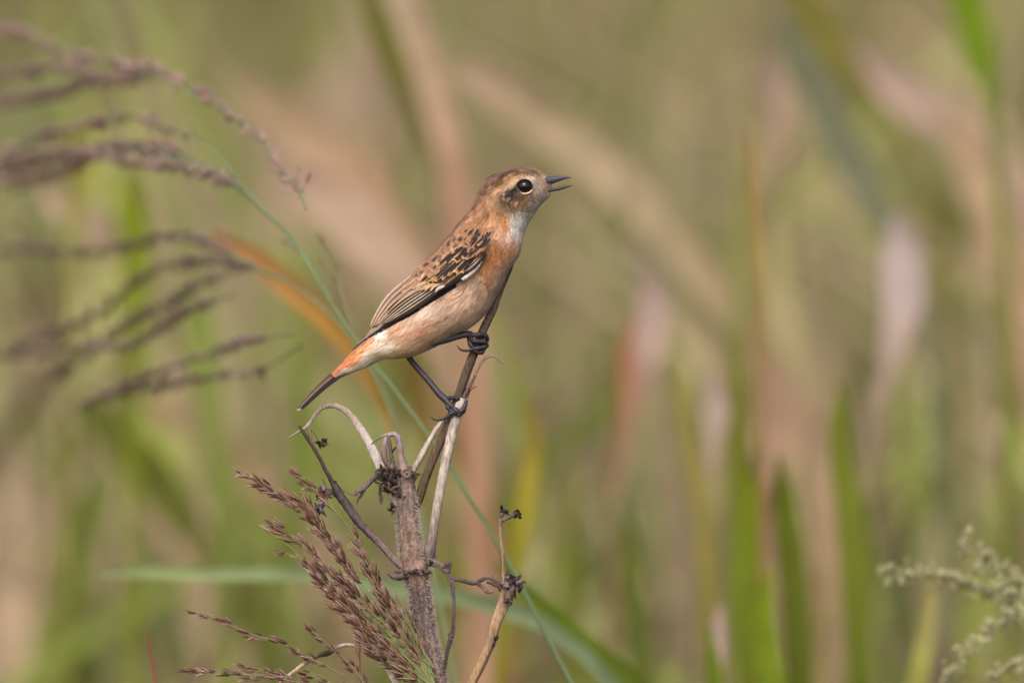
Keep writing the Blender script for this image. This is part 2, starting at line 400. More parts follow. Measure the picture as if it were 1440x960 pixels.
area = np.linalg.norm(np.cross(dPu, dPv), axis=-1)
bx, by = BODY[..., 0], BODY[..., 1]
head = 1 / (1 + np.exp(-(bx - 690 - (by - 300) * 0.5) / 6))
dens = area * (1.0 + 3.2 * head)
dens[(bx < 640) & (by < 300)] *= 1
dens[-3:] = 0; dens[0] = 0
pr = (dens / dens.sum()).ravel()
NF, NB, KS = 7600, 12, 5
pick = RNG.choice(NU * NV, NF, p=pr)
fu = pick // NV + RNG.uniform(-0.5, 0.5, NF); fv = pick % NV + RNG.uniform(-0.5, 0.5, NF)
p0 = surf(fu, fv)
hx = 1 / (1 + np.exp(-(p0[:, 0] - 690 - (p0[:, 1] - 300) * 0.5) / 6))
flen = (20 + 6 * np.clip((p0[:, 1] - 380) / 80, 0, 1)) * (1 - hx) + hx * np.clip(5 + (775 - p0[:, 0]) * 0.10, 4.5, 11)
flen *= RNG.uniform(0.75, 1.25, NF)
keep = (((p0[:, 0] - 737.8) / 12.5) ** 2 + ((p0[:, 1] - 262.2) / 11) ** 2 > 1)
keep &= ~((p0[:, 0] > 771) & (p0[:, 1] > 252) & (p0[:, 1] < 268))
fu, fv, p0, hx, flen = fu[keep], fv[keep], p0[keep], hx[keep], flen[keep]; NF = len(fu)
ui, vi = np.clip(fu.astype(int), 0, NU - 1), fv.astype(int) % NV
lu = np.linalg.norm(dPu[ui, vi], axis=-1); lv = np.linalg.norm(dPv[ui, vi], axis=-1)
swirl = 0.20 * np.sin(p0[:, 0] * 0.11 + p0[:, 1] * 0.07) + 0.16 * np.sin(p0[:, 1] * 0.19 - p0[:, 0] * 0.05 + 2) + RNG.normal(0, 0.12, NF)
swirl *= np.where(hx > 0.5, 0.7, 1.0)
fc = bodycol(p0[:, 0] - 2 * hx, p0[:, 1])
tone = RNG.normal(1.0, 0.14, NF)
def vnoise(a, b, na, nb_, seed):
    r_ = np.random.default_rng(seed).uniform(-1, 1, (na + 2, nb_ + 2)); x = np.clip(a, 0, 0.9999) * na; y = np.mod(b, 1.0) * nb_
    i = x.astype(int); j = y.astype(int); fx = x - i; fy = y - j; fx = fx * fx * (3 - 2 * fx); fy = fy * fy * (3 - 2 * fy)
    return r_[i, j] * (1 - fx) * (1 - fy) + r_[i + 1, j] * fx * (1 - fy) + r_[i, j + 1] * (1 - fx) * fy + r_[i + 1, j + 1] * fx * fy
ua, vb = fu / NU, fv / NV
tone *= 1 + 0.20 * vnoise(ua, vb, 16, 60, 1) + 0.16 * vnoise(ua, vb, 34, 44, 2)
# streaked crown, mottled cheek, streaked nape
crown = (p0[:, 1] < 262 - (740 - p0[:, 0]) * 0.05) & (p0[:, 1] < 247 + np.clip(735 - p0[:, 0], 0, 60) * 0.45) & (p0[:, 0] > 668) & (p0[:, 0] < 762)
nape = (p0[:, 0] < 690) & (p0[:, 0] > 640) & (p0[:, 1] < 320)
cheek = (((p0[:, 0] - 718) / 16) ** 2 + ((p0[:, 1] - 277) / 12.5) ** 2 < 1)
dark = np.zeros(NF); dark[crown] = (RNG.uniform(0, 1, crown.sum()) < 0.5) * 0.7; dark[nape] = (RNG.uniform(0, 1, nape.sum()) < 0.35) * 0.4
strk = np.clip(0.5 + 1.6 * vnoise(ua, vb, 22, 26, 3), 0, 1)
tone = np.where(crown, tone * (0.50 + 1.05 * strk), tone); tone = np.where(nape, tone * (0.72 + 0.6 * strk), tone)
tone[cheek] *= (np.where(RNG.uniform(0, 1, cheek.sum()) < 0.3, RNG.uniform(1.4, 2.0, cheek.sum()), RNG.uniform(0.5, 1.0, cheek.sum())) * np.clip(1 + 0.9 * vnoise(ua, vb, 40, 30, 8), 0.5, 2.0)[cheek])
tone[crown] *= np.where(RNG.uniform(0, 1, crown.sum()) < 0.25, 1.35, 1.0)
tt = np.linspace(0, 1, KS)
sp = np.linspace(-1, 1, NB)[None, :] + RNG.normal(0, 0.12, (NF, NB))
ang = swirl[:, None] + sp * (0.16 + 0.05 * hx[:, None])
ln = flen[:, None] * (1 - 0.28 * sp ** 2) * RNG.uniform(0.85, 1.1, (NF, NB))
off = sp * (2.0 - 0.9 * hx[:, None])                     # barbs leave side by side
du = (np.cos(ang) * ln / lu[:, None])[..., None] * tt
dv = ((off / lv[:, None])[..., None] + (np.sin(ang) * ln / lv[:, None])[..., None] * tt)
lift0 = (RNG.uniform(0.2, 1.6, NF) * (1 - 0.45 * hx))[:, None, None]
lift = lift0 + (1.0 + RNG.uniform(0, 1.5, (NF, NB)) * (1 - 0.4 * hx[:, None]))[..., None] * tt ** 1.5 * (1.0 - 0.45 * hx[:, None, None])
UU = np.clip(fu[:, None, None] + du, 0, NU - 1.01); VV = fv[:, None, None] + dv
Q = surf(UU, VV, lift)
Nn = nrm(surf(UU, VV, np.ones_like(lift)) - surf(UU, VV, np.zeros_like(lift)))
wd = (0.95 - 0.2 * hx)[:, None, None] * np.array([0.9, 1.0, 0.9, 0.65, 0.2])[None, None, :] * np.ones_like(lift) * 1.15
lc = lin(np.clip(fc, 0, 255))[:, None, None, :] * (tone[:, None] * RNG.normal(1, 0.17, (NF, NB)))[..., None, None]
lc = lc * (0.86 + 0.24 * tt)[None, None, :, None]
lc = lc * (1 - dark[:, None, None, None] * np.exp(-(sp / 0.45) ** 2)[..., None, None])
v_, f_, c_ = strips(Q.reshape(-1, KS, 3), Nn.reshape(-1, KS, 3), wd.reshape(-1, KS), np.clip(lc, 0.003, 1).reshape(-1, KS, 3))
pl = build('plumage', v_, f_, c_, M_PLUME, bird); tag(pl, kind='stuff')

# --- wings
def barbed(root, tip, hw, colfn, lift, nb=34, bow=0.0, side=1, tipround=0.75):
    """soft contour feather on the flank: rachis with barbs swept to its edge; root, tip in pixels"""
    root = np.array(root, float); tip = np.array(tip, float); ax = tip - root; L = np.linalg.norm(ax); ax /= L; pp = np.array([-ax[1], ax[0]])
    t0 = np.linspace(0.02, 0.93, nb); k = 5; s = np.linspace(0, 1, k)
    lines = []; tcs = []
    for sg in (-1, 1):
        prof = hw * (np.sin(np.pi * np.clip(t0 * tipround + 0.12, 0, 1)) ** 0.7)
        tb = t0[:, None] + (0.9 * hw / L) * s[None, :] * (1 - 0.5 * t0[:, None])
        lat = sg * prof[:, None] * s[None, :] * (1 + RNG.normal(0, 0.05, (nb, 1)))
        tb = np.minimum(tb, 1.0 + 0.02 * RNG.uniform(-1, 1, tb.shape)); lines.append((tb, lat)); 
    tb = np.concatenate([a for a, _ in lines]); lat = np.concatenate([b for _, b in lines])
    bw = bow * 4 * tb * (1 - tb)
    xy = root[None, None] + ax * (tb * L)[..., None] + pp * (lat + bw)[..., None]
    z = zs(xy[..., 0], xy[..., 1]) - lift - 1.6 * (1 - (np.abs(lat) / hw) ** 2) - 1.2 * tb
    sN = np.abs(lat) / hw
    cols = colfn(tb, lat / hw); cols = cols * np.clip(1 + RNG.normal(0, 0.2, (len(tb), 1, 1)), 0.5, 1.6)
    p3 = np.concatenate([xy, z[..., None]], -1)
    Nn = np.broadcast_to(np.array([0, -0.25, -1.0]), p3.shape)
    wd = (L / nb * 1.15) * np.array([1.0, 1.0, 0.95, 0.8, 0.35])[None, :] * np.ones((len(tb), 1))
    p3[..., 2] *= side
    v, f, c = strips(p3, Nn, wd, np.clip(cols, 0.003, 1))
    return v, f, c

def vane(root, mid, tip, hw, colfn, lift, side=1, n=34, nw=9, tipw=0.25):
    """stiff flight feather: root, mid, tip in pixels, closed slightly cambered blade"""
    q = catmull([(root[0], root[1], 0), (mid[0], mid[1], 0), (tip[0], tip[1], 0)], n)[:, :2]
    t = np.linspace(0, 1, n); tan = nrm(np.gradient(q, axis=0)); pp = np.stack([-tan[:, 1], tan[:, 0]], 1)
    wid = hw * np.clip((1 - t) / 0.16, 0, 1) ** 0.55 * (0.75 + 0.25 * np.sin(np.pi * np.clip(t * 1.2, 0, 1)))
    s = np.linspace(-1, 1, nw)
    xy = q[:, None] + pp[:, None] * (wid[:, None] * s[None])[..., None]
    z = zs(q[:, 0], q[:, 1])[:, None] - lift - 0.9 * (1 - s ** 2)[None]
    v = np.concatenate([xy, z[..., None]], -1)
    c = colfn(np.broadcast_to(t[:, None], (n, nw)), np.broadcast_to(s[None], (n, nw)))
    c = c * (1 + 0.10 * RNG.normal(0, 1, (n, nw)))[..., None]
    v[..., 2] *= side
    f = grid_faces(n, nw, False)
    return P(v.reshape(-1, 3)), f, np.clip(c, 0.003, 1).reshape(-1, 3)

def mix(a, b, k): return a * (1 - k[..., None]) + b * k[..., None]
K = {k: lin(v) for k, v in dict(black=(42, 36, 37), dark=(60, 49, 46), brown=(98, 78, 66), buff=(190, 156, 122), pale=(206, 184, 160), rufous=(150, 108, 76), tert=(132, 108, 94), tedge=(194, 168, 146),
     orange=(178, 134, 88), grey=(100, 92, 96), white=(184, 174, 168), rust=(134, 96, 68), fringe=(176, 138, 112)).items()}
def c_edge(core, edge, w=0.35, one=0, tipc=None, tw=0.12):
    """dark core with pale edges; one=+1 only the +s edge"""
    def fn(t, s):
        a = s if one == 1 else (-s if one == -1 else np.abs(s))
        k = np.clip((a - (1 - w)) / 0.14, 0, 1)
        c = mix(K[core], K[edge], k)
        if tipc: c = mix(c, K[tipc], np.clip((t - (1 - tw)) / (tw * 0.6), 0, 1))
        return c
    return fn
def c_streak(base, core, w=0.4, t0=0.35, t1=1.0):
    def fn(t, s):
        wt = w * np.clip(1.25 - np.abs(t - 0.55 * (t0 + t1)) * 1.6, 0.2, 1)
        k = np.clip((wt - np.abs(s)) / 0.22, 0, 1) * np.clip((t - t0) / 0.3, 0, 1) * np.clip((t1 - t) / 0.25 + 0.3, 0, 1)
        c = mix(np.broadcast_to(K[base], t.shape + (3,)), K['fringe'], 0.55 * np.clip((np.maximum(np.abs(s), t - 0.1) - 0.62) / 0.25, 0, 1))
        return mix(c, K[core], k)
    return fn

def make_wing(side, lab):
    rng = np.random.default_rng(5)
    wing = bpy.data.objects.new('wing', None); link(wing, bird); wing['label'] = lab
    def add(name, vfc, mat): build(name, *vfc, mat, wing)
    lerp = lambda a, b, t: (a[0] + (b[0] - a[0]) * t, a[1] + (b[1] - a[1]) * t)
    # primaries: longest at the bottom, dark tips reaching past the rump
    for k in range(7):
        t = k / 6
        root = lerp((618, 408), (641, 400), t); tip = lerp((527, 461), (494, 493.5), t ** 0.8)
        mid = lerp((574, 437), (562, 449), t); mid = (mid[0], mid[1] - 0.5)
        add('primary_feather', vane(root, mid, tip, 4.6, c_edge('black', 'pale' if k < 5 else 'brown', 0.26, 1), 7.5 - 0.65 * k, side), M_FLIGHT)
    # secondaries: pale lower edges show as fine parallel lines
    for k in range(6):
        t = k / 5
        root = lerp((601, 401), (622, 404), t); tip = lerp((523, 461.5), (545, 454.5), t)
        mid = lerp((560, 424.5), (583, 432.5), t)
        add('secondary_feather', vane(root, mid, tip, 3.8, c_edge('dark', 'buff' if k < 3 else 'pale', 0.34, 1), 11.5 - 0.55 * k, side), M_FLIGHT)
    J = lambda p, d: (p[0] + rng.uniform(-d, d), p[1] + rng.uniform(-d, d))
    for k in range(4):                                   # tertials
        t = k / 3
        root = lerp((580, 390), (604, 398), t); tip = lerp((520.5, 461), (531, 457), t); mid = lerp((546.5, 420.5), (565, 424), t)
        add('tertial_feather', vane(root, mid, tip, 5.2 - 0.6 * k, c_edge('tert', 'tedge', 0.42, 0), 14.6 - k, side), M_FLIGHT)
    # primary coverts and the white patch at the bend
    for k in range(3):
        add('primary_covert', vane(lerp((683, 357), (672, 366), k / 2), lerp((657, 381), (650, 387), k / 2), lerp((618, 409), (605, 419), k / 2), 4.2, c_edge('black', 'orange' if k == 0 else 'pale', 0.25, 1), 10.5 - 1.2 * k, side), M_FLIGHT)
    add('alula_feather', barbed((679, 361), (648, 394), 3.0, c_edge('white', 'pale', 0.5), 9.5, 48, -4.0, side), M_PLUME)
    add('alula_feather', barbed((680, 358), (653, 384), 3.0, c_edge('dark', 'pale', 0.4, 1), 11, 40, -3.0, side), M_PLUME)
    # greater coverts: black centres, buff edges, rufous buff tips
    for k in range(8):
        t = k / 7
        root = J(lerp((640, 360), (684, 346), t), 2); tip = J(lerp((586, 402), (648, 385), t), 3.5)
        add('greater_covert', barbed(root, tip, 5.2 + rng.uniform(-1, 1), c_edge('black', 'buff' if rng.uniform() < 0.5 else 'orange', 0.46 + rng.uniform(-0.06, 0.1), 0, 'orange', 0.10 + rng.uniform(0, 0.12)), 12.6 - 0.55 * k, 46, 2.0 + rng.uniform(-1.5, 1.5), side), M_PLUME)
    for x, y, w_, cn in ((584, 396, 2.8, 'pale'), (591, 400, 2.4, 'buff'), (598, 402, 2.6, 'orange'), (612, 405, 2.0, 'buff'), (617, 407, 2.3, 'white'), (606, 403, 2.4, 'buff'), (576, 398, 3.4, 'orange')):
        add('covert_tuft', barbed(J((x + 7, y - 4), 2), J((x - 7, y + 4), 2), w_, c_edge(cn, 'pale' if cn == 'white' else cn), 14.0, 30, rng.uniform(-2, 2), side, 0.9), M_PLUME)
    for k in range(9):                                   # median coverts
        t = k / 8
        root = J(lerp((638, 354), (687, 337), t), 3); tip = J(lerp((620, 371), (668, 356), t), 3.5)
        add('median_covert', barbed(root, tip, rng.uniform(3.2, 5.6), c_edge('black' if rng.uniform() < 0.8 else 'brown', ('orange', 'pale', 'rufous')[rng.integers(0, 3)], rng.uniform(0.42, 0.62), 0, 'buff' if rng.uniform() < 0.5 else None, 0.12), 14.6 - 0.2 * k + rng.uniform(-0.5, 0.5), 36, rng.uniform(-2, 2), side), M_PLUME)
    for k in range(22):                                  # lesser coverts, grey and black at the shoulder
        x = 660 + rng.uniform(0, 27); y = 327 + rng.uniform(0, 24)
        add('lesser_covert', barbed(J((x + 4, y - 5), 2), J((x - 6, y + 7), 2), rng.uniform(2.0, 3.4), c_edge(('black', 'dark', 'rufous', 'rufous')[rng.integers(0, 4)], ('grey', 'rufous', 'fringe', 'fringe')[rng.integers(0, 4)], rng.uniform(0.3, 0.6)), 14.0 + 0.08 * k, 26, rng.uniform(-1.5, 1.5), side), M_PLUME)
    # scapulars in overlapping rows, rufous, black centres only in a broken line of them
    spots = [(592, 382, 10), (609, 371, 7), (626, 357, 11), (643, 343, 9), (655, 334, 9), (668, 328, 8), (600, 366, 4), (640, 330, 4)]
    rows = [((567, 407), (655, 321), 11), ((574, 404), (662, 322), 11), ((582, 399), (668, 324), 10), ((594, 391), (664, 333), 8)]
    q = 0
    for a, b, n in rows:
        for k in range(n):
            c0 = J(lerp(a, b, (k + 0.5) / n), 3); q += 1
            hl = rng.uniform(9, 14); an = rng.normal(math.radians(133), 0.12); dx, dy = math.cos(an) * hl, math.sin(an) * hl
            st = max(math.exp(-((c0[0] - sx) ** 2 + (c0[1] - sy) ** 2) / (sr * sr * 2.2)) for sx, sy, sr in spots)
            core = 'black' if st > 0.45 else ('brown' if rng.uniform() < 0.6 else 'rust')
            wcore = 0.55 if st > 0.45 else rng.uniform(0.10, 0.28)
            add('scapular_feather', barbed((c0[0] - dx, c0[1] - dy), (c0[0] + dx, c0[1] + dy), rng.uniform(4.6, 7.2), c_streak(('rufous', 'rust', 'rufous', 'buff')[rng.integers(0, 4)] if rng.uniform() < 0.5 else 'rufous', core, wcore, rng.uniform(0.2, 0.5), rng.uniform(0.75, 0.95)), 15.4 - 0.05 * q + rng.uniform(-0.5, 0.5), 40, rng.uniform(-2, 2), side), M_PLUME)
    return wing
make_wing(1, 'near folded wing with black, buff-edged feathers')
make_wing(-1, 'far folded wing, mostly hidden by the body')

# --- tail
tail = bpy.data.objects.new('tail', None); link(tail, bird); tail['label'] = 'narrow dark tail with pale edges and tip'
def rect(root, mid, tip, hw, z0, z1, colfn):
    n, nw = 30, 9
    q = catmull([(*root, 0), (*mid, 0), (*tip, 0)], n)[:, :2]; t = np.linspace(0, 1, n); tan = nrm(np.gradient(q, axis=0)); pp = np.stack([-tan[:, 1], tan[:, 0]], 1)
    wid = hw * np.clip((1 - t) / 0.08, 0, 1) ** 0.5 * (1.35 - 0.6 * t); s = np.linspace(-1, 1, nw)
    tilt = 0.8
    xy = q[:, None] + pp[:, None] * (wid[:, None] * s[None])[..., None] * tilt
    z = (z0 + (z1 - z0) * t)[:, None] + wid[:, None] * s[None] * 0.6 - 0.6 * (1 - s ** 2)[None]
    c = colfn(np.broadcast_to(t[:, None], (n, nw)), np.broadcast_to(s[None], (n, nw))) * (1 + 0.08 * RNG.normal(0, 1, (n, nw)))[..., None]
    build('tail_feather', P(np.concatenate([xy, z[..., None]], -1).reshape(-1, 3)), grid_faces(n, nw, False), np.clip(c, 0.003, 1).reshape(-1, 3), M_FLIGHT, tail)
for k in range(6):
    t = k / 5; z = -8 + 16 * t
    rect((496 - 3 * t, 513 - 6.0 * t), (457 - 1.5 * t, 543 - 5.0 * t), (421 - 3.5 * t, 576.5 + 1.0 * t), 4.6, z * 0.7 - 1.5, z * 0.45 - 1.5,
         c_edge('black', ('buff', 'brown', 'tert', 'brown', 'brown', 'brown')[k], 0.24, 1, 'pale', 0.035))

# --- bill, two mandibles parted
def mandible(name, top, bot, hd, col):
    n = 26; tp = catmull([(x, y, 0) for x, y in top], n)[:, :2]; bt = catmull([(x, y, 0) for x, y in bot], n)[:, :2]
    wdt = np.interp(np.linspace(0, 1, n), np.linspace(0, 1, len(hd)), hd); a = np.linspace(0, 2 * np.pi, 20, endpoint=False)
    c = (tp + bt) / 2; e = (tp - bt) / 2
    v = np.zeros((n, 20, 3)); v[..., :2] = c[:, None] + e[:, None] * np.cos(a)[None, :, None]; v[..., 2] = -wdt[:, None] * np.sin(a)[None]
    cc = np.broadcast_to(lin(col), (n, 20, 3)) * (1 + 0.05 * RNG.normal(0, 1, (n, 20, 1)))
    bag = Bag(); bag.add(P(v.reshape(-1, 3)), grid_faces(n, 20, True), np.clip(cc, 0.003, 1).reshape(-1, 3))
    idx = np.arange(20); bag.add(P(np.concatenate([v[-1], v[-1].mean(0)[None]])), np.stack([idx, (idx + 1) % 20, np.full(20, 20)], 1), cc[0, 0])
    return bag.build(name, M_BILL, bird)
mandible('upper_bill', [(762, 247.5), (774, 247.6), (783, 247.2), (793, 247.4), (800, 248.6), (803.6, 250.2)], [(760, 263), (770, 260.8), (780, 257.6), (789, 254.2), (797, 251.6), (803.4, 250.6)], [10.5, 8.0, 5.6, 3.8, 2.0, 0.4], (66, 63, 72))
mandible('lower_bill', [(758, 264), (768, 265.6), (776, 264.6), (786, 262.4), (796, 260.8), (805, 260.6)], [(758, 270), (768, 271), (777, 269.6), (788, 267.4), (797, 264.4), (805.2, 261.2)], [10.5, 8.0, 5.2, 3.6, 2.0, 0.4], (58, 50, 52))

# --- eyes with lids
def make_eye(side):
    cx, cy = 737.8, 262.2; zc = (float(zs(cx, cy)) + 2.6)
    nu, nv = 28, 40; ph = np.linspace(0.02, np.pi - 0.02, nu); th = np.linspace(0, 2 * np.pi, nv, endpoint=False)
    v = np.stack([cx + 11.2 * np.sin(ph)[:, None] * np.cos(th), cy + 9.8 * np.sin(ph)[:, None] * np.sin(th), zc - 10.8 * np.cos(ph)[:, None] * np.ones(nv)], -1)
    v[..., 2] *= side
    e = build('eye', P(v.reshape(-1, 3)), grid_faces(nu, nv, True), None, M_EYE, bird)
    zr = float(zs(cx, cy)) - 3.0
    def ring(a0, a1, rx, ry, r, col, dz=0):
        a = np.radians(np.linspace(a0, a1, 24)); bag = Bag()
        pts = np.stack([cx + rx * np.cos(a), cy + ry * np.sin(a), (zr + dz) * side * np.ones(24), r * np.sin(np.linspace(0.15, np.pi - 0.15, 24)) ** 0.5], 1)
        tube(bag, pts, col, 40, 8, 0.04, 0.15); return bag
    ring(0, 359, 10.9, 9.5, 1.4, (46, 36, 30)).build('eyelid', M_PLUME, e)
    ring(22, 160, 11.7, 10.3, 1.2, (214, 190, 160), -0.8).build('eye_ring', M_PLUME, e)
    bag = Bag(); tube(bag, [(727.5, 268, (zr + 0.4) * side, 1.0), (725, 266, (zr + 1.0) * side, 1.9), (722.5, 264.6, (zr + 2.0) * side, 0.8)], (214, 194, 172), 10, 8)
    bag.build('eye_corner', M_PLUME, e)
make_eye(1); make_eye(-1)

# ================================================================== THE DEAD WEED THAT CARRIES THE BIRD
def ground_below(x, y, z, dx=0.0, dz=0.0):
    p = P([[x, y, z]])[0]; gx_, gy_ = p[0] + dx, p[1] + dz
    return np.array([gx_, gy_, float(gz(gx_, gy_)) - 0.004])
def to_px(p):
    """world point -> (x, y, z) pixel triple"""
    q = np.asarray(p) - CAM; d = q @ FW; s = S * d / D
    return (720 + (q @ RT) / s, 480 - (q @ UP) / s, (d - D) / S)

root = ground_below(700, 960, 10)
weed = thing('dead_weed', root, 'dead grey-brown branching weed with a thick hairy main stem', 'weed')
def stem(name, pts, col, mat=None, parent=None, **kw):
    bag = Bag(); q = tube(bag, pts, col, **kw); o = bag.build(name, mat or M_WOOD, parent if parent is not None else weed); o['_'] = 0; del o['_']
    return o, q
GREYB = (136, 114, 102); DK = (74, 62, 56); PALE = (196, 178, 164); DKOL = (88, 74, 60); PURP = (96, 82, 84)
rp = to_px(root)
main_pts = [(567,656,4,11.5),(568,668,4,13),(571,690,4,13.5),(573,720,4,14),(576,760,4,15.5),(580,788,4,16.5),(583,801,4,19),(586,812,4,16),
            (591,840,4,15.5),(598,890,4,16),(612,955,4,16),(632,1040,5,16.5),(660,1300,7,17),(684,2200,9,18),(rp[0],rp[1],rp[2],21)]
bag = Bag(); up = [p for p in main_pts if p[1] < 1100]
mq = tube(bag, up, [(110,94,86),(118,100,92),(136,112,98),(132,106,92),(84,72,70),(116,98,90),(110,92,86),(104,88,84),(106,90,84)], 260, 30, 0.05, 0.45)
tube(bag, main_pts[main_pts.index(up[-1]) - 1:], [(118,98,90),(104,88,78)], 90, 16, 0.04, 0.3)
main = bag.build('main_stem', M_WOOD, weed)
# nodes: ragged collars
def collar(name, c, r, col, seed, parent, up=0.5, n=10, ln=12):
    rng = np.random.default_rng(seed); bag = Bag()
    for k in range(n):
        a = rng.uniform(0, 2 * np.pi); x = c[0] + r * np.cos(a); z = c[2] + r * np.sin(a); L = ln * rng.uniform(0.4, 1.1)
        e = (x + L * 0.6 * np.cos(a) + rng.uniform(-3, 3), c[1] - up * L + rng.uniform(-5, 5), z + L * 0.5 * np.sin(a))
        m = ((x + e[0]) / 2 + rng.uniform(-2, 2), (c[1] + e[1]) / 2 + rng.uniform(-3, 3), (z + e[2]) / 2)
        cc = np.array(col) * rng.uniform(0.6, 1.25)
        tube(bag, [(x - 2 * np.cos(a), c[1], z - 2 * np.sin(a), 3.2), (*m, 2.4 * rng.uniform(0.7, 1.3)), (*e, 0.8)], cc, 10, 7, 0.25, 0.4, flat=0.6)
    return bag.build(name, M_CRUMPLE, parent)
collar('node', (582, 803, 2), 17, (88, 74, 70), 3, main, -0.1, 26, 15)
stem('bud_scar', [(574,808,-6,5),(562,811,-9,5),(552,810,-9,3.4),(546,806,-8,1.4)], (98,82,78), M_CRUMPLE, main, n=16, seg=9, rough=0.2)
collar('node', (568, 700, 4), 11, (84, 70, 64), 4, main, 0.4, 10, 10)
collar('node', (566, 668, 3), 11, (70, 58, 52), 5, main, 0.5, 12, 12)
# fine pale hairs on the main stem
def hairs(parent, q, r0, r1, n, ln, col, seed):
    rng = np.random.default_rng(seed); i = rng.uniform(r0, r1 - 1, n); a = rng.uniform(0, 2 * np.pi, n); fr_ = (i - i.astype(int))[:, None]; i = i.astype(int)
    qq = q[i] * (1 - fr_) + q[i + 1] * fr_; c = qq[:, :3]; r = qq[:, 3]
    far_ = np.abs(c[:, 1] - 802) > 13; c, r, a, n = c[far_], r[far_], a[far_], int(far_.sum())
    d = np.stack([np.cos(a), rng.uniform(-0.5, 0.4, n), np.sin(a)], 1); L = ln * rng.uniform(0.4, 1.2, n)
    t = np.linspace(0, 1, 3)
    p3 = c[:, None] + (np.stack([np.cos(a), np.zeros(n), np.sin(a)], 1) * (r * 0.97)[:, None])[:, None] + d[:, None] * (L[:, None] * t)[..., None]
    p3[..., 1] += (L[:, None] * t ** 2) * 0.25
    p3[..., 1] += rng.uniform(-1, 1, n)[:, None]
    wd = np.array([0.7, 0.55, 0.2])[None] * np.ones((n, 1))
    v, f, c_ = strips(p3, np.broadcast_to(np.array([0.1, 0.3, -1.0]), p3.shape), wd, lin(col)[None, None] * rng.uniform(0.7, 1.2, (n, 1, 1)) * np.ones((1, 3, 1)))
    o = build('stem_hairs', v, f, np.clip(c_, 0, 1), M_HAIR, parent); tag(o, kind='stuff'); return o
ys = mq[:, 1]; i0, i1 = int(np.argmin(np.abs(ys - 690))), int(np.argmin(np.abs(ys - 1010)))
hairs(main, mq, i0, i1, 6000, 6.0, (196, 180, 168), 9)

# dark slanting stem under the bird's feet
perch, pq = stem('perch_stem', [(586,712,8,4.5),(590,700,7,6),(600,668,5,6.2),(613,636,3,6.0),(627,604,1,6.0),(640,571,0,6.2),(655,527,0,6.4),(668,492,0,6.2),(680,463,2,6.0),(693,436,5,5.2),(704,408,9,4.4),(713,387,13,3.8),(720,371,16,3.0),(725,362,18,1.6)],
     [(92,74,56),(86,72,58),(80,66,54),(84,72,58),(88,74,60),(112,94,80),(70,58,48)], n=150, seg=18, rough=0.04, streak=0.35)
# pale upright stalk with its torn top and curling tendril
ps, _ = stem('pale_stem', [(603,788,2,6.5),(604,776,2,8.0),(607,762,1,7.0),(613,722,0,6.5),(623,668,0,6.8),(633,622,-2,7.4),(641,588,-3,7.2),(647,566,-3,6.2),(649,560,-3,4)],
     [(98,84,84),(134,116,108),(166,150,138),(172,158,146),(174,160,148),(168,152,140),(186,172,160)], n=130, seg=18, rough=0.05, streak=0.3)
stem('tendril', [(644,590,0,4.5),(652,566,0,4.4),(660,545,0,3.2),(668,528,1,2.4),(675,513,2,1.9),(683,504,2,1.8),(692,501,2,1.6),(700,504,2,1.5),(704,508,2,1.7),(708.5,510,2,0.8)], [(190,174,160),(168,150,138),(150,130,116),(140,120,106),(146,126,112)], parent=ps, n=70, seg=9, rough=0.12)
stem('torn_sliver', [(651,564,-1,4.2),(657,550,-2,3.6),(662,540,-2,2.0),(668,527,-2,1.0)], (96,80,78), M_CRUMPLE, ps, n=24, seg=8, rough=0.25)
stem('torn_sliver', [(661,548,-3,1.6),(666,544,-3,1.4),(671,544,-3,0.6)], (130,90,70), M_CRUMPLE, ps, n=10, seg=6)
stem('torn_sliver', [(655,556,-3,2.2),(659,549,-4,2.0),(660,544,-4,0.8)], (70,52,46), M_CRUMPLE, ps, n=12, seg=7, rough=0.3)
collar('node', (603, 782, 2), 5, (104, 90, 92), 12, ps, 0.2, 6, 10)
# short pale split piece behind the dark stem
stem('split_stalk', [(577,668,4,3.4),(584,656,8,4.4),(595,636,11,4.4),(606,616,13,4.0),(618,597,14,3.2),(628,585,15,1.5)], [(136,118,106),(174,158,146),(178,164,150),(168,152,140)], n=50, seg=12)
# arched pale leaf stalk with its withered tip
arch, _ = stem('arched_stalk', [(566,722,8,5.0),(553,698,5,6.0),(545,681,3,6.4),(537,661,1,6.6),(528,641,0,6.6),(518,621,0,6.2),(505,600,0,5.4),(492,583,0,4.6),(479,573.5,0,4.0),(466,570,0,3.6),(454,573,0,3.0),(444,582,0,2.8),(437,593,0,2.8),(428,602,0,2.2),(418,608,0,1.7),(406,615,0,0.6)],
     [(158,136,116),(180,162,148),(194,182,172),(188,176,166),(178,164,152),(160,144,132),(126,110,100),(152,136,124),(150,134,122)], n=160, seg=14, flat=0.75, rough=0.05, streak=0.2)
stem('withered_stalklet', [(434,596,0,1.8),(435,606,0,2.2),(438,618,0,2.0),(442,628,0,2.2),(447,633,0,1.0)], (120,102,92), M_CRUMPLE, arch, n=24, seg=8, rough=0.2)
stem('withered_stalklet', [(435,603,0,1.0),(440,607,0,1.0),(445,614,0,0.8),(447,620,0,0.8),(451,624,0,0.8)], (110,92,84), M_CRUMPLE, arch, n=20, seg=6)
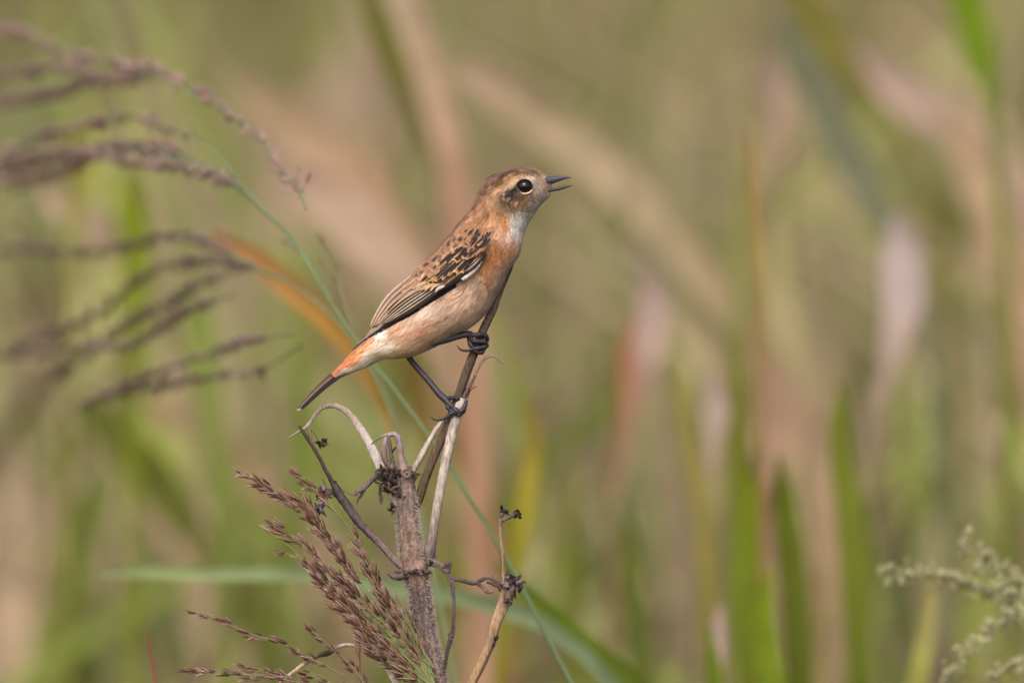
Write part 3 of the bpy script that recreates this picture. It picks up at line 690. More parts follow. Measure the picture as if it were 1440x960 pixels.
def tuft(name, c, r, n, col, seed, parent, w=1.6):
    rng = np.random.default_rng(seed); bag = Bag()
    for k in range(n):
        d = nrm(rng.normal(0, 1, 3)); L = r * rng.uniform(0.5, 1.15); b = np.array(c) + rng.normal(0, r * 0.15, 3); e = b + d * L; m = (b + e) / 2 + rng.normal(0, r * 0.16, 3)
        tube(bag, [(*b, w), (*m, w * rng.uniform(0.8, 1.5)), (*e, 0.5)], np.array(col) * rng.uniform(0.6, 1.3), 9, 6, 0.3, 0.4, flat=0.55)
    return bag.build(name, M_CRUMPLE, parent)
tuft('seed_husk', (453, 623, 0), 8.5, 16, (62, 52, 48), 21, arch, 1.9)
# left branch: thick to its node, then thin and black
lb, _ = stem('side_branch', [(580,806,2,5),(566,797,0,5),(551,783,-2,4.8),(535,765,-4,4.8),(518,748,-6,5.6),(503,732,-7,6.0),(489,712,-8,6.2),(478,696,-8,6.0),(471,684,-8,5.4),(467,677,-8,3.4),(459,663,-8,2.8),(449,643,-8,2.7),(438,625,-8,2.5),(429,611,-8,2.4),(421,599,-8,1.7)],
     [(132,112,104),(126,106,100),(96,82,82),(78,68,70),(62,52,50),(66,56,50),(70,60,54)], n=130, seg=13, rough=0.1, streak=0.35)
tuft('node', (470, 682, -8), 8, 9, (58, 48, 44), 22, lb, 2.2)
tuft('withered_leaf', (457, 692, -10), 16, 30, (98, 84, 84), 23, lb, 1.9)
tuft('withered_leaf', (450, 716, -12), 13, 16, (104, 94, 102), 24, lb, 1.9)
stem('withered_stalklet', [(474,684,-8,1.0),(484,690,-8,0.8),(494,695,-6,0.8),(502,696,-5,1.0)], (112,96,88), parent=lb, n=18, seg=6)
# broken top: a loop of split bark, curled dead leaves
top = weed
lp, _ = stem('broken_loop', [(570,672,0,9),(568,660,-2,7.6),(564,645,-3,5.2),(562,630,-3,4.6),(561,618,-3,4.4),(557,611.5,-3,3.8),(550,610.5,-3,3.4),(545,613,-3,3.4),(541,622,-3,4.0),(540,636,-3,4.2),(543,648,-3,4.0),(549,657,-3,5),(556,668,-1,6)],
     [(118,98,88),(132,112,102),(120,100,96),(140,124,126),(150,136,140),(112,96,92),(96,80,74),(84,70,62)], n=100, seg=13, rough=0.1, streak=0.4)
stem('bark_strip', [(545,613,-5,1.8),(548,624,-6,2.6),(549,636,-6,2.6),(552,646,-6,3.0),(554,656,-5,3.0)], (92,78,76), M_CRUMPLE, lp, n=24, seg=8, rough=0.2)
stem('bark_strip', [(551,611,-5,1.2),(545,610.5,-5,1.8),(538,613,-5,1.6),(530,618,-4,1.3),(521,625,-4,0.5)], [(168,152,146),(120,104,98),(80,66,60)], parent=lp, n=24, seg=8)
stem('bark_strip', [(558,628,0,1.4),(552,634,0,1.8),(550,644,0,2.2),(553,652,0,2.0)], (72,60,54), M_CRUMPLE, lp, n=16, seg=7)
def leaf_scrap(name, paths, col, parent, seed):
    rng = np.random.default_rng(seed); bag = Bag()
    for p in paths:
        tube(bag, p, [np.array(col) * rng.uniform(0.7, 1.2) for _ in range(4)], 26, 8, 0.22, 0.45, wob=1.0, flat=0.6)
    return bag.build(name, M_CRUMPLE, parent)
leaf_scrap('withered_leaf', [[(553,655,-6,4),(540,660,-8,3.6),(529,667,-10,3.2),(520,677,-11,3.4),(511,686,-11,3.2),(502,692,-11,3.4),(498,697,-11,1.2)],
     [(514,683,-11,2.8),(509,692,-10,2.4),(505,700,-9,1.6),(502,708,-9,0.6)], [(530,668,-10,2),(528,676,-9,1.6),(536,679,-8,1.4),(543,673,-8,1.6)],
     [(540,658,-8,1.4),(532,660,-9,1.3),(526,665,-10,1.0)]], (104, 86, 82), weed, 31)
tuft('withered_leaf', (545, 671, -9), 20, 40, (74, 61, 54), 32, weed, 1.9)
tuft('withered_leaf', (549, 688, -8), 14, 20, (86, 70, 60), 33, weed, 1.7)
tuft('withered_leaf', (553, 714, -8), 10, 12, (80, 68, 60), 34, weed, 1.6)
tuft('withered_leaf', (583, 668, -8), 8, 8, (70, 60, 52), 36, weed, 2.0)
leaf_scrap('withered_leaf', [[(536,684,-6,1.6),(535,694,-6,2.4),(536,703,-6,2.2),(535,708,-6,0.8)]], (72, 60, 54), weed, 35)
bag = Bag(); a = np.linspace(0, 2 * np.pi, 22); tube(bag, np.stack([572 + 3.6 * np.cos(a), 667 + 3.4 * np.sin(a), np.full(22, -14.0), np.full(22, 1.1)], 1), (140, 118, 98), 30, 7); bag.build('leaf_scar', M_WOOD, weed)
bag = Bag(); tube(bag, [(572, 667, -4, 4.2), (572, 667, -13.5, 3.4)], (92, 76, 62), 6, 10); bag.build('leaf_scar', M_WOOD, weed)
# crinkled tendrils on the right of the stem
leaf_scrap('withered_tendril', [[(600,788,-6,5),(610,791,-9,5),(620,797,-10,4.6),(630,806,-10,4.2),(635,816,-10,3.8),(638,832,-9,3.4),(639,850,-8,3.0),(638,868,-8,3.0),(636,885,-7,3.2),(634,895,-7,4.2),(630,910,-6,3.0),(626,928,-5,2.6),(623,945,-4,2.6),(622,965,-2,2.4),(630,1010,2,2.4)],
     [(622,797,-11,3),(629,792,-12,3.6),(632,800,-12,3),(630,806,-12,2)]], (98, 84, 80), weed, 41)
leaf_scrap('withered_tendril', [[(633,812,-10,3.6),(645,815,-10,3.2),(656,818,-9,3.2),(667,820,-8,3.4),(676,814,-7,3.2),(686,811,-6,2.8),(695,815,-5,3.0),(704,824,-3,3.0)],
     [(672,819,-8,2.6),(679,826,-8,2.6),(685,831,-8,2.4),(694,833,-8,1.0)], [(684,818,-7,1.8),(695,822,-5,2.2),(706,829,-3,2.4)]], (92, 78, 76), weed, 42)
tuft('node', (635, 894, -7), 6, 8, (84, 70, 66), 43, weed, 2.2)
tuft('node', (606, 790, -8), 8, 9, (80, 68, 68), 44, weed, 2.8)
# leaf stalk low on the left, bare and bent
stem('bent_leaf_stalk', [(634,1050,6,4),(592,1010,-2,4.5),(565,975,-6,5.0),(552,950,-8,4.8),(540,930,-9,4.0),(528,919,-9,3.2),(512,911,-9,2.6),(498,907,-9,2.4),(484,906.5,-9,2.6),(472,911,-9,3.4),(462,917,-9,4.2),(452,920,-9,3.2),(440,925,-8,2.6),(425,935,-8,2.8),(408,948,-7,2.6),(390,962,-6,2.4),(370,985,-4,1.2)],
     [(150,130,112),(170,150,132),(196,178,162),(214,200,188),(214,200,188),(196,180,168),(180,160,146),(196,180,168),(190,174,162),(110,94,86),(62,52,48),(74,62,56),(128,108,90),(178,156,130),(182,160,134),(170,148,122),(160,140,116)], n=120, seg=11, rough=0.1)
stem('stub', [(501.5,889,-12,2.4),(503,905,-12,3.6),(503.5,925,-11,3.4),(505,946,-10,2.8),(520,975,-6,3),(552,1010,2,3),(600,1060,6,3)], [(150,120,96),(118,92,72),(112,88,70)], n=50, seg=9)

# ================================================================== second dead stem, right
root2 = ground_below(640, 1100, 30)
w2 = thing('withered_weed', root2, 'lone tan dead stem with a swollen dark knot and thin upright tip', 'weed')
r2 = to_px(root2)
m2, _ = stem('main_stem', [(718,818,0,9),(716,828,0,11.5),(711,842,0,10),(704,860,0,8.6),(696,880,0,7.8),(691,900,0,8.2),(687,908,0,7.4),(678,930,1,6.8),(667,952,2,6.6),(655,985,4,6.6),(645,1200,12,7),(642,2200,24,7),(r2[0],r2[1],r2[2],8)],
   [(92,76,66),(112,92,78),(134,110,88),(160,132,102),(160,130,98),(124,100,80),(146,118,90),(154,124,94),(146,120,90),(150,124,94),(140,116,88),(130,108,82),(120,100,80)], parent=w2, n=300, seg=16, rough=0.06, streak=0.35)
tuft('knot', (719, 822, -5), 18, 44, (98, 82, 78), 51, w2, 2.8)
tuft('knot', (712, 838, -6), 13, 22, (78, 64, 62), 52, w2, 2.6)
tuft('node', (692, 902, -4), 8, 10, (84, 66, 56), 53, w2, 2.6)
tw, _ = stem('upright_tip', [(709,826,0,3.2),(708,806,0,2.8),(708,790,0,2.8),(706,770,0,3.0),(704,750,0,3.0),(703,733,0,3.4),(703,729,0,2)], [(136,112,92),(130,106,84),(138,112,86),(120,98,76)], parent=w2, n=50, seg=10)
leaf_scrap('dried_flower', [[(699,731,0,1.4),(706,730,-2,2.6),(714,728,-2,2.6),(721,724,-2,2.2),(727,722,-2,1.6)], [(703,730,0,2.2),(707,722,0,2.4),(711,716,0,2.0),(716,719,0,1.4)]], (112, 96, 88), w2, 54)
tuft('dried_flower', (727, 722, -2), 9, 11, (50, 42, 38), 55, w2, 2.0)
tuft('dried_flower', (709, 717, 0), 8, 8, (54, 44, 40), 56, w2, 1.9)

# ================================================================== GRASSES WITH PURPLE-BROWN PANICLES
def spikelet_mesh(name, cols, seed):
    """one spikelet, 1 unit long along +Z: three pointed glumes pressed together"""
    rng = np.random.default_rng(seed); v = []; f = []; c = []
    for k, (ang, off, L, wd) in enumerate(((0, 0.0, 1.0, 0.13), (2.3, 0.05, 0.86, 0.11), (4.1, 0.03, 0.7, 0.10))):
        sp_ = 0.10 if k else 0.03
        prof = [(0, 0.25), (0.22, 1.0), (0.55, 0.85), (0.82, 0.4), (1.0, 0.04)]
        b = len(v)
        for t, r in prof:
            cx, cy = math.cos(ang) * (0.03 + sp_ * t), math.sin(ang) * (0.03 + sp_ * t)
            for j in range(4):
                a = j * math.pi / 2 + ang
                v.append((cx + wd * r * 0.5 * math.cos(a) * (1.0 if j % 2 == 0 else 0.6), cy + wd * r * 0.5 * math.sin(a), off + t * L))
                base = np.array(cols[0]) * (1 - t) + np.array(cols[1]) * t
                if j == (k + 1) % 4: base = base * 0.45 + np.array(cols[2]) * 0.55
                if t > 0.9: base = np.array(cols[2])
                c.append(lin(np.clip(base * rng.uniform(0.85, 1.15), 0, 255)))
        for i in range(4):
            for j in range(4):
                f.append((b + i * 4 + j, b + i * 4 + (j + 1) % 4, b + (i + 1) * 4 + (j + 1) % 4, b + (i + 1) * 4 + j))
    return mesh_data(name, np.array(v), f, np.array(c), M_SPIKE)
SPK = [spikelet_mesh('spikelet', (a, b, c), k) for k, (a, b, c) in enumerate((((92,60,48),(114,76,66),(192,164,130)), ((104,70,58),(130,92,84),(204,182,156)), ((76,50,40),(98,66,52),(164,136,100)), ((118,82,74),(142,108,102),(212,192,170))))]
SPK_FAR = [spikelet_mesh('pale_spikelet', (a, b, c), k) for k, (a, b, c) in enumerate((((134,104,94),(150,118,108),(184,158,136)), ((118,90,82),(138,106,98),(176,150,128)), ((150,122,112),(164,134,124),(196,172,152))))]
PENDING = {}
def put_spikelet(parent, px, dirpx, length, rng, kinds=None):
    """px: pixel triple, dirpx: direction in pixel space; kept until finish_spikelets"""
    kinds = kinds or SPK
    a = P([px])[0]; b = P([np.array(px) + nrm(np.array(dirpx, float))])[0]
    d = Vector(b - a).normalized()
    q = d.to_track_quat('Z', 'Y') @ Matrix.Rotation(rng.uniform(0, 6.28), 3, 'Z').to_quaternion()
    s = length * S * (1 + px[2] * S / D); wdt = s * rng.uniform(0.9, 1.35)
    r_ = root_of(parent)
    m = Matrix.LocRotScale(Vector(a - ORG[r_.name]), q, Vector((wdt, wdt, s)))
    seen = -20 < px[0] < 1460 and px[1] < 970
    PENDING.setdefault(r_.name, []).append((length + (100 if seen else 0) - px[2] * 0.02, parent, kinds[rng.integers(0, len(kinds))], m))

def finish_spikelets(plant, limit=300):
    """the largest in view become parts of their branch, the rest one mass"""
    L = sorted(PENDING.pop(plant.name), key=lambda e: -e[0]); rng = np.random.default_rng(3)
    for _, par, me, m in L[:limit]:
        o = bpy.data.objects.new('spikelet', me); o.matrix_basis = m; link(o, par)
    rest = L[limit:]
    if rest:
        bag = Bag()
        for _, par, me, m in rest:
            n = len(me.vertices); v = np.empty(n * 3, np.float32); me.vertices.foreach_get('co', v); v = v.reshape(-1, 3)
            c = np.empty(n * 4, np.float32); me.color_attributes['Col'].data.foreach_get('color', c)
            f = np.empty(len(me.polygons) * 4, np.int32); me.polygons.foreach_get('vertices', f)
            M4 = np.array(m); bag.add(v @ M4[:3, :3].T + M4[:3, 3] + ORG[plant.name], f.reshape(-1, 4), np.clip(c.reshape(-1, 4)[:, :3] * rng.uniform(0.75, 1.25), 0, 1))
        tag(bag.build('spikelet_mass', M_SPIKE, plant), kind='stuff')

def branch(plant, pts, r, col, dense, t0, t1, ln, rng, spread=0.33, zs_=4, name='branch', twigs=True, kinds=None, twl=(5, 14)):
    bag = Bag(); n = 60
    q = catmull([(x, y, z, rr) for (x, y, z), rr in zip(pts, np.linspace(r, r * 0.45, len(pts)))], n)
    tube(bag, q, col, n, 6, 0.05, 0.15)
    L = np.concatenate([[0], np.cumsum(np.linalg.norm(np.diff(q[:, :3], axis=0), axis=1))])
    n_sp = int((t1 - t0) * L[-1] * dense); spots = []
    cl_ = rng.uniform(t0, t1, max(3, n_sp // 9))
    for k in range(n_sp):
        t = t0 + (t1 - t0) * (k + rng.uniform(0, 1)) / max(n_sp, 1)
        if kinds is not None and rng.uniform() < 0.45: t = float(np.clip(cl_[rng.integers(0, len(cl_))] + rng.normal(0, 0.03), t0, 1))
        i = min(int(t * (n - 1)), n - 2)
        p = q[i, :3]; tg = nrm(q[i + 1, :3] - q[i, :3]); sg = 1 if rng.uniform() < 0.5 else -1
        perp = np.array([-tg[1], tg[0], 0]) * sg
        if twigs and rng.uniform() < 0.6 and t < 0.93:      # short stalked side twig
            l2 = rng.uniform(*twl); e = p + (tg * 0.9 + perp * rng.uniform(0.15, spread + 0.15) + np.array([0, 0, rng.uniform(-0.5, 0.5)])) * l2
            tube(bag, [(*p, r * 0.4), (*((p + e) / 2 + perp), r * 0.35), (*e, r * 0.3)], col, 5, 4, 0.0, 0.1, caps=False); p = e
        d = tg + perp * rng.uniform(0.02, spread) + np.array([0, 0, rng.uniform(-0.35, 0.35)])
        spots.append((p, d, ln * rng.uniform(0.7, 1.25)))
    spots.append((q[-1, :3], q[-1, :3] - q[-3, :3], ln))
    b = bag.build(name, M_CULM, plant)
    for p, d, l_ in spots: put_spikelet(b, p, d, l_, rng, kinds)
    return b
def Z(pts, z0, z1=None):
    z1 = z0 if z1 is None else z1
    return [(x, y, z0 + (z1 - z0) * k / (len(pts) - 1)) for k, (x, y) in enumerate(pts)]

rng = np.random.default_rng(11)
gr = ground_below(690, 1000, -120)
gp = thing('panicle_plant', gr, 'grass with a full purple-brown seed panicle leaning beside the hairy weed stem', 'plant')
g0 = to_px(gr)
GRN = (128, 132, 84)
bag = Bag(); tube(bag, [(g0[0], g0[1], g0[2], 5), (690, 2200, -110, 5), (668, 1300, -70, 4.5), (640, 1050, -40, 4), (618, 985, -32, 3.5), (606, 950, -30, 2.5)], GRN, 160, 8, 0.03, 0.1); bag.build('culm', M_CULM, gp)
base = (612, 968)
BR = [
 ([base, (590, 935), (545, 872), (498, 812), (480, 785), (452, 747), (420, 715), (385, 690), (343, 667)], -22, 0.46, 1.0, 0.36, 21),
 ([base, (590, 935), (548, 870), (505, 815), (470, 772), (448, 735), (430, 712), (408, 694)], -26, 0.52, 0.98, 0.28, 20),
 ([base, (593, 935), (560, 872), (530, 820), (512, 780), (490, 742), (466, 712), (440, 688), (419, 668)], -18, 0.22, 0.66, 0.38, 21),
 ([(490, 742, ), (474, 722), (455, 700), (436, 684), (419, 668)], -18, 0.25, 1.0, 0.30, 18),
 ([base, (585, 930), (540, 880), (500, 838), (470, 812), (440, 782), (412, 757), (384, 739)], -30, 0.42, 1.0, 0.28, 20),
 ([base, (580, 935), (535, 890), (495, 855), (462, 825), (438, 800), (412, 774), (381, 750)], -34, 0.30, 0.72, 0.36, 20),
 ([(462, 825), (438, 800), (418, 785), (396, 775)], -34, 0.3, 1.0, 0.13, 15),
 ([base, (578, 938), (540, 905), (505, 872), (474, 842), (450, 818), (436, 796)], -38, 0.20, 0.98, 0.36, 21),
 ([base, (585, 925), (555, 890), (528, 862), (500, 832), (478, 806)], -28, 0.15, 0.98, 0.36, 21),
 ([base, (592, 930), (572, 895), (552, 868), (535, 835), (522, 806)], -20, 0.15, 0.98, 0.34, 21),
 ([base, (580, 945), (552, 922), (522, 897), (496, 872), (474, 858)], -42, 0.15, 0.98, 0.36, 21),
 ([base, (598, 935), (582, 900), (568, 872), (556, 850)], -16, 0.15, 0.98, 0.26, 16),
 ([base, (590, 958), (562, 942), (535, 922), (512, 900)], -44, 0.15, 0.98, 0.34, 21),
 ([base, (604, 945), (596, 915), (588, 890), (576, 862)], -14, 0.1, 0.98, 0.20, 15),
]
for pts, z, t0, t1, dn, ln in BR:
    pts = [(x + rng.uniform(-1.5, 1.5), y + rng.uniform(-1.5, 1.5)) for x, y in pts]
    branch(gp, Z(pts, -30 if pts[0][1] > 950 else z, z), 1.0, GRN, dn, t0, t1, ln, rng, spread=0.42)
bag = Bag()
for k in range(26):                                        # bare hair-fine branchlets
    x0 = 606 + rng.uniform(-8, 8); y0 = 955 + rng.uniform(-20, 15); a = rng.uniform(0.55, 1.15); L = rng.uniform(60, 190)
    tube(bag, [(x0, y0, -28, 0.7), (x0 - L * 0.45 * math.cos(a) - 3, y0 - L * 0.5 * math.sin(a), -30, 0.6), (x0 - L * math.cos(a), y0 - L * math.sin(a), -34 + rng.uniform(-8, 8), 0.4)], (136, 142, 92), 14, 4, 0, 0.1)
tag(bag.build('branchlet_mass', M_CULM, gp), kind='stuff')
finish_spikelets(gp)

gr3 = ground_below(560, 1100, -60)
gp3 = thing('panicle_plant', gr3, 'grass whose sparse purple-brown sprays reach out low beneath the bent bare leaf stalk', 'plant')
g3 = to_px(gr3)
bag = Bag(); tube(bag, [(g3[0], g3[1], g3[2], 5), (560, 2200, -60, 5), (548, 1300, -30, 4), (535, 1040, -26, 3), (520, 985, -24, 2)], GRN, 140, 8, 0.03, 0.1); bag.build('culm', M_CULM, gp3)
for pts, z, t0, t1, dn, ln in [
 ([(520, 990), (490, 955), (440, 927), (395, 905), (345, 888), (318, 874), (274, 862)], -18, 0.28, 1.0, 0.17, 18),
 ([(520, 990), (455, 968), (400, 955), (345, 948), (300, 948), (262, 944)], -22, 0.25, 1.0, 0.18, 18),
 ([(520, 990), (470, 975), (420, 962), (380, 944), (342, 936)], -14, 0.3, 1.0, 0.14, 18),
 ([(520, 990), (512, 960), (490, 933), (468, 912), (438, 887)], -30, 0.1, 1.0, 0.18, 18),
 ([(520, 990), (500, 975), (470, 962), (440, 950), (430, 948)], -26, 0.1, 1.0, 0.14, 17)]:
    branch(gp3, Z(pts, z), 1.1, (128, 124, 84), dn, t0, t1, ln, rng, spread=0.3)
finish_spikelets(gp3)

# blurred panicles behind, left
def far_panicle(label, culm, brs, z, rootx, colr, ln, seed, rr=1.7):
    rng = np.random.default_rng(seed); r = ground_below(rootx, 900, z); t = thing('panicle_plant', r, label, 'plant', 'nodding panicle grasses behind the bird')
    p = to_px(r); bag = Bag(); c0 = culm[0]
    tube(bag, [(*p, 5), (c0[0] * 0.2 + p[0] * 0.8, 2000, z, 5), (c0[0] * 0.35 + p[0] * 0.65, 1150, z, 4.4)] + [(x, y, z + max(0, 430 - x) * 3.6, 3.4 - 2.0 * k / len(culm)) for k, (x, y) in enumerate(culm)], colr, 160, 8, 0.03, 0.1)
    bag.build('culm', M_CULM, t)
    for pts, dn, t0 in brs:
        zf = lambda x: z + max(0, 430 - x) * 3.6
        zj = rng.uniform(-100, 160)
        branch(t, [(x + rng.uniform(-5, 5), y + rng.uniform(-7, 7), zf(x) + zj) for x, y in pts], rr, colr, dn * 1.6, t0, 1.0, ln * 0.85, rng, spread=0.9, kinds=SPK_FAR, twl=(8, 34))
    finish_spikelets(t)
far_panicle('tall nodding grass with drooping dusky purple panicle arching highest over the meadow', [(772, 900), (700, 765), (632, 655), (568, 565), (505, 485), (465, 425), (425, 355), (375, 300), (320, 255), (250, 222), (180, 210)],
 [([(428, 292), (415, 258), (392, 236), (365, 205), (340, 176), (308, 150), (272, 127)], 0.075, 0.05),
  ([(310, 150), (270, 124), (222, 106), (170, 108), (100, 128), (40, 138), (-20, 150)], 0.16, 0.15),
  ([(222, 106), (160, 88), (100, 72), (48, 50), (-10, 38)], 0.13, 0.1), ([(215, 106), (150, 108), (90, 96), (40, 100), (-20, 110)], 0.16, 0.1),
  ([(375, 300), (330, 265), (270, 245), (200, 232), (150, 215), (60, 220), (-20, 240)], 0.15, 0.12), ([(250, 222), (180, 210), (120, 222), (60, 245), (0, 262)], 0.18, 0.1),
  ([(300, 245), (230, 212), (150, 212), (80, 226), (-10, 236)], 0.16, 0.15), ([(180, 170), (120, 180), (60, 195), (0, 215)], 0.12, 0.1), ([(340, 262), (300, 210), (240, 180), (180, 166), (120, 178)], 0.06, 0.3)],
 520, 940, (112, 128, 84), 30, 61)
far_panicle('lower nodding grass with loose dusky purple panicle sweeping leftward below the highest one', [(640, 960), (604, 780), (572, 650), (535, 540), (490, 470), (440, 420), (380, 385), (320, 360)],
 [([(380, 385), (320, 352), (250, 330), (180, 340), (110, 350), (40, 352), (-20, 362)], 0.11, 0.1), ([(400, 396), (330, 374), (250, 372), (190, 398), (130, 440), (60, 478), (-20, 500)], 0.13, 0.1),
  ([(360, 380), (290, 400), (230, 428), (180, 460), (120, 500), (60, 540)], 0.12, 0.15), ([(420, 470), (340, 488), (260, 505), (190, 530), (110, 572)], 0.12, 0.15), ([(330, 420), (260, 440), (180, 480), (100, 490), (20, 500)], 0.10, 0.1),
  ([(430, 480), (360, 520), (300, 530), (230, 540), (150, 560)], 0.09, 0.2), ([(470, 440), (455, 400), (430, 360), (408, 345)], 0.05, 0.4), ([(500, 470), (480, 400), (470, 370), (462, 340)], 0.05, 0.5)],
 900, 700, (124, 136, 96), 28, 62)

# ================================================================== pale flowering sprays, lower right
def flower_mesh(seed):
    rng = np.random.default_rng(seed); bag = []; V_, F_, C_ = [], [], []
    for k in range(9):
        d = nrm(rng.normal(0, 1, 3)); c = d * 0.42; r = rng.uniform(0.22, 0.36); b = len(V_)
        for q in ((1, 0, 0), (-1, 0, 0), (0, 1, 0), (0, -1, 0), (0, 0, 1.3), (0, 0, -1.3)): V_.append(c + np.array(q) * r); C_.append(lin(np.array((190, 178, 142)) * rng.uniform(0.78, 1.08) * ((1, 1, 1) if k % 3 else (0.9, 0.98, 0.82))))
        for a, e, g_ in ((0, 2, 4), (2, 1, 4), (1, 3, 4), (3, 0, 4), (2, 0, 5), (1, 2, 5), (3, 1, 5), (0, 3, 5)): F_.append((b + a, b + e, b + g_))
    return mesh_data('flower_head', np.array(V_), F_, np.array(C_), M_FLOWER)
FL = [flower_mesh(k) for k in range(3)]
fr = ground_below(1480, 900, 900)
fp = thing('mugwort', fr, 'weed with pale cream flower sprays curving over the tall green blades', 'weed')
f0 = to_px(fr); bag = Bag()
tube(bag, [(*f0, 8), (1500, 2000, 900, 7), (1490, 1200, 880, 6), (1470, 960, 880, 5), (1452, 870, 880, 4), (1440, 820, 880, 3)], (120, 128, 84), 120, 8, 0.03, 0.1); bag.build('stalk', M_CULM, fp)
rng = np.random.default_rng(70)
for pts, z in (([(1450, 860), (1440, 820), (1410, 800), (1375, 778), (1345, 760)], 880), ([(1452, 870), (1420, 835), (1380, 828), (1335, 812), (1290, 808), (1246, 812)], 960), ([(1450, 880), (1425, 870), (1395, 885), (1370, 905), (1350, 930), (1325, 958)], 820),
               ([(1455, 900), (1440, 880), (1410, 845), (1396, 815), (1380, 795)], 1040), ([(1460, 940), (1440, 930), (1415, 940), (1390, 965)], 780), ([(1460, 900), (1430, 850), (1415, 820)], 740)):
    bag = Bag(); q = catmull([(x, y, z, 1.8) for x, y in pts], 40); tube(bag, q, (136, 138, 96), 40, 6, 0.05, 0.1); b = bag.build('flower_spray', M_CULM, fp)
    Lq = np.linalg.norm(np.diff(q[:, :2], axis=0), axis=1).sum(); n = int(Lq / 3.6)
    for k in range(n):
        i = int((0.18 + 0.82 * (k + rng.uniform(0, 1)) / n) * 39); i = min(i, 39); c = q[i, :3] + np.array([rng.normal(0, 7), rng.normal(-2, 7), rng.normal(0, 10)])
        o = bpy.data.objects.new('flower_head', FL[k % 3]); s = rng.uniform(5.5, 10.0) * S
        o.matrix_basis = Matrix.LocRotScale(Vector(P([c])[0] - ORG[fp.name]), Matrix.Rotation(rng.uniform(0, 6), 3, (0.3, 0.5, 0.8)).to_quaternion(), Vector((s, s, s * 1.3))); link(o, b)

# ================================================================== OUT-OF-FOCUS LEAVES AND BLADES BEHIND
TONE = 0.84
def blade(name, pts, depth, cols, label, cat, group=None, rootdx=0.0, fold=0.3, twist=0.0, stalk=None, stalkcol=None, n=44):
    """pts: rows x, y, width from tip to base (pixels at that depth); goes on down to the ground"""
    z = depth / S; k = len(pts)
    rowz = [(x, y, z + 10 * math.sin(1.3 * i), w_) for i, (x, y, w_) in enumerate(pts)]
    lx, ly, lw = pts[-1]; px_, py_, _ = pts[-2]
    sl_ = (lx - px_) / max(ly - py_, 12); sl_ = max(-0.8, min(0.8, sl_))
    sw = stalk if stalk else max(lw * 0.6, 10)
    g_ = ground_below(lx + sl_ * 300, 900, z, rootdx); gpx = to_px(g_)
    low = [(lx + sl_ * 120, ly + 150, z, sw), (lx * 0.6 + gpx[0] * 0.4 + sl_ * 60, max(ly + 500, 1500), z, sw * 0.9), (gpx[0], gpx[1], gpx[2], sw * 0.8)]
    cols = [np.array(c, float) * TONE for c in cols]; sc_ = np.array(stalkcol if stalkcol else cols[-1] / TONE, float) * TONE
    bag = Bag()
    # leaf part, then its lower run, one strip
    allp = rowz + low
    Ls = np.concatenate([[0], np.cumsum([math.hypot(allp[i + 1][0] - allp[i][0], allp[i + 1][1] - allp[i][1]) for i in range(len(allp) - 1)])]); Ls /= Ls[-1]
    fr_leaf = Ls[k - 1]
    tt_ = np.linspace(0, 1, 60); leafc = np.stack([np.interp(np.clip(tt_ / fr_leaf, 0, 1), np.linspace(0, 1, len(cols)), [c[j] for c in cols]) for j in range(3)], 1)
    kk = np.clip((tt_ - fr_leaf * 1.05) / 0.08, 0, 1)[:, None]; cc = leafc * (1 - kk) + sc_ * kk
    ribbon(bag, allp, cc, n=max(n, 60), nw=5, fold=fold, twist=twist)
    o = bag.build(name, M_BLADE, None, g_); tag(o, label, cat, group); return o

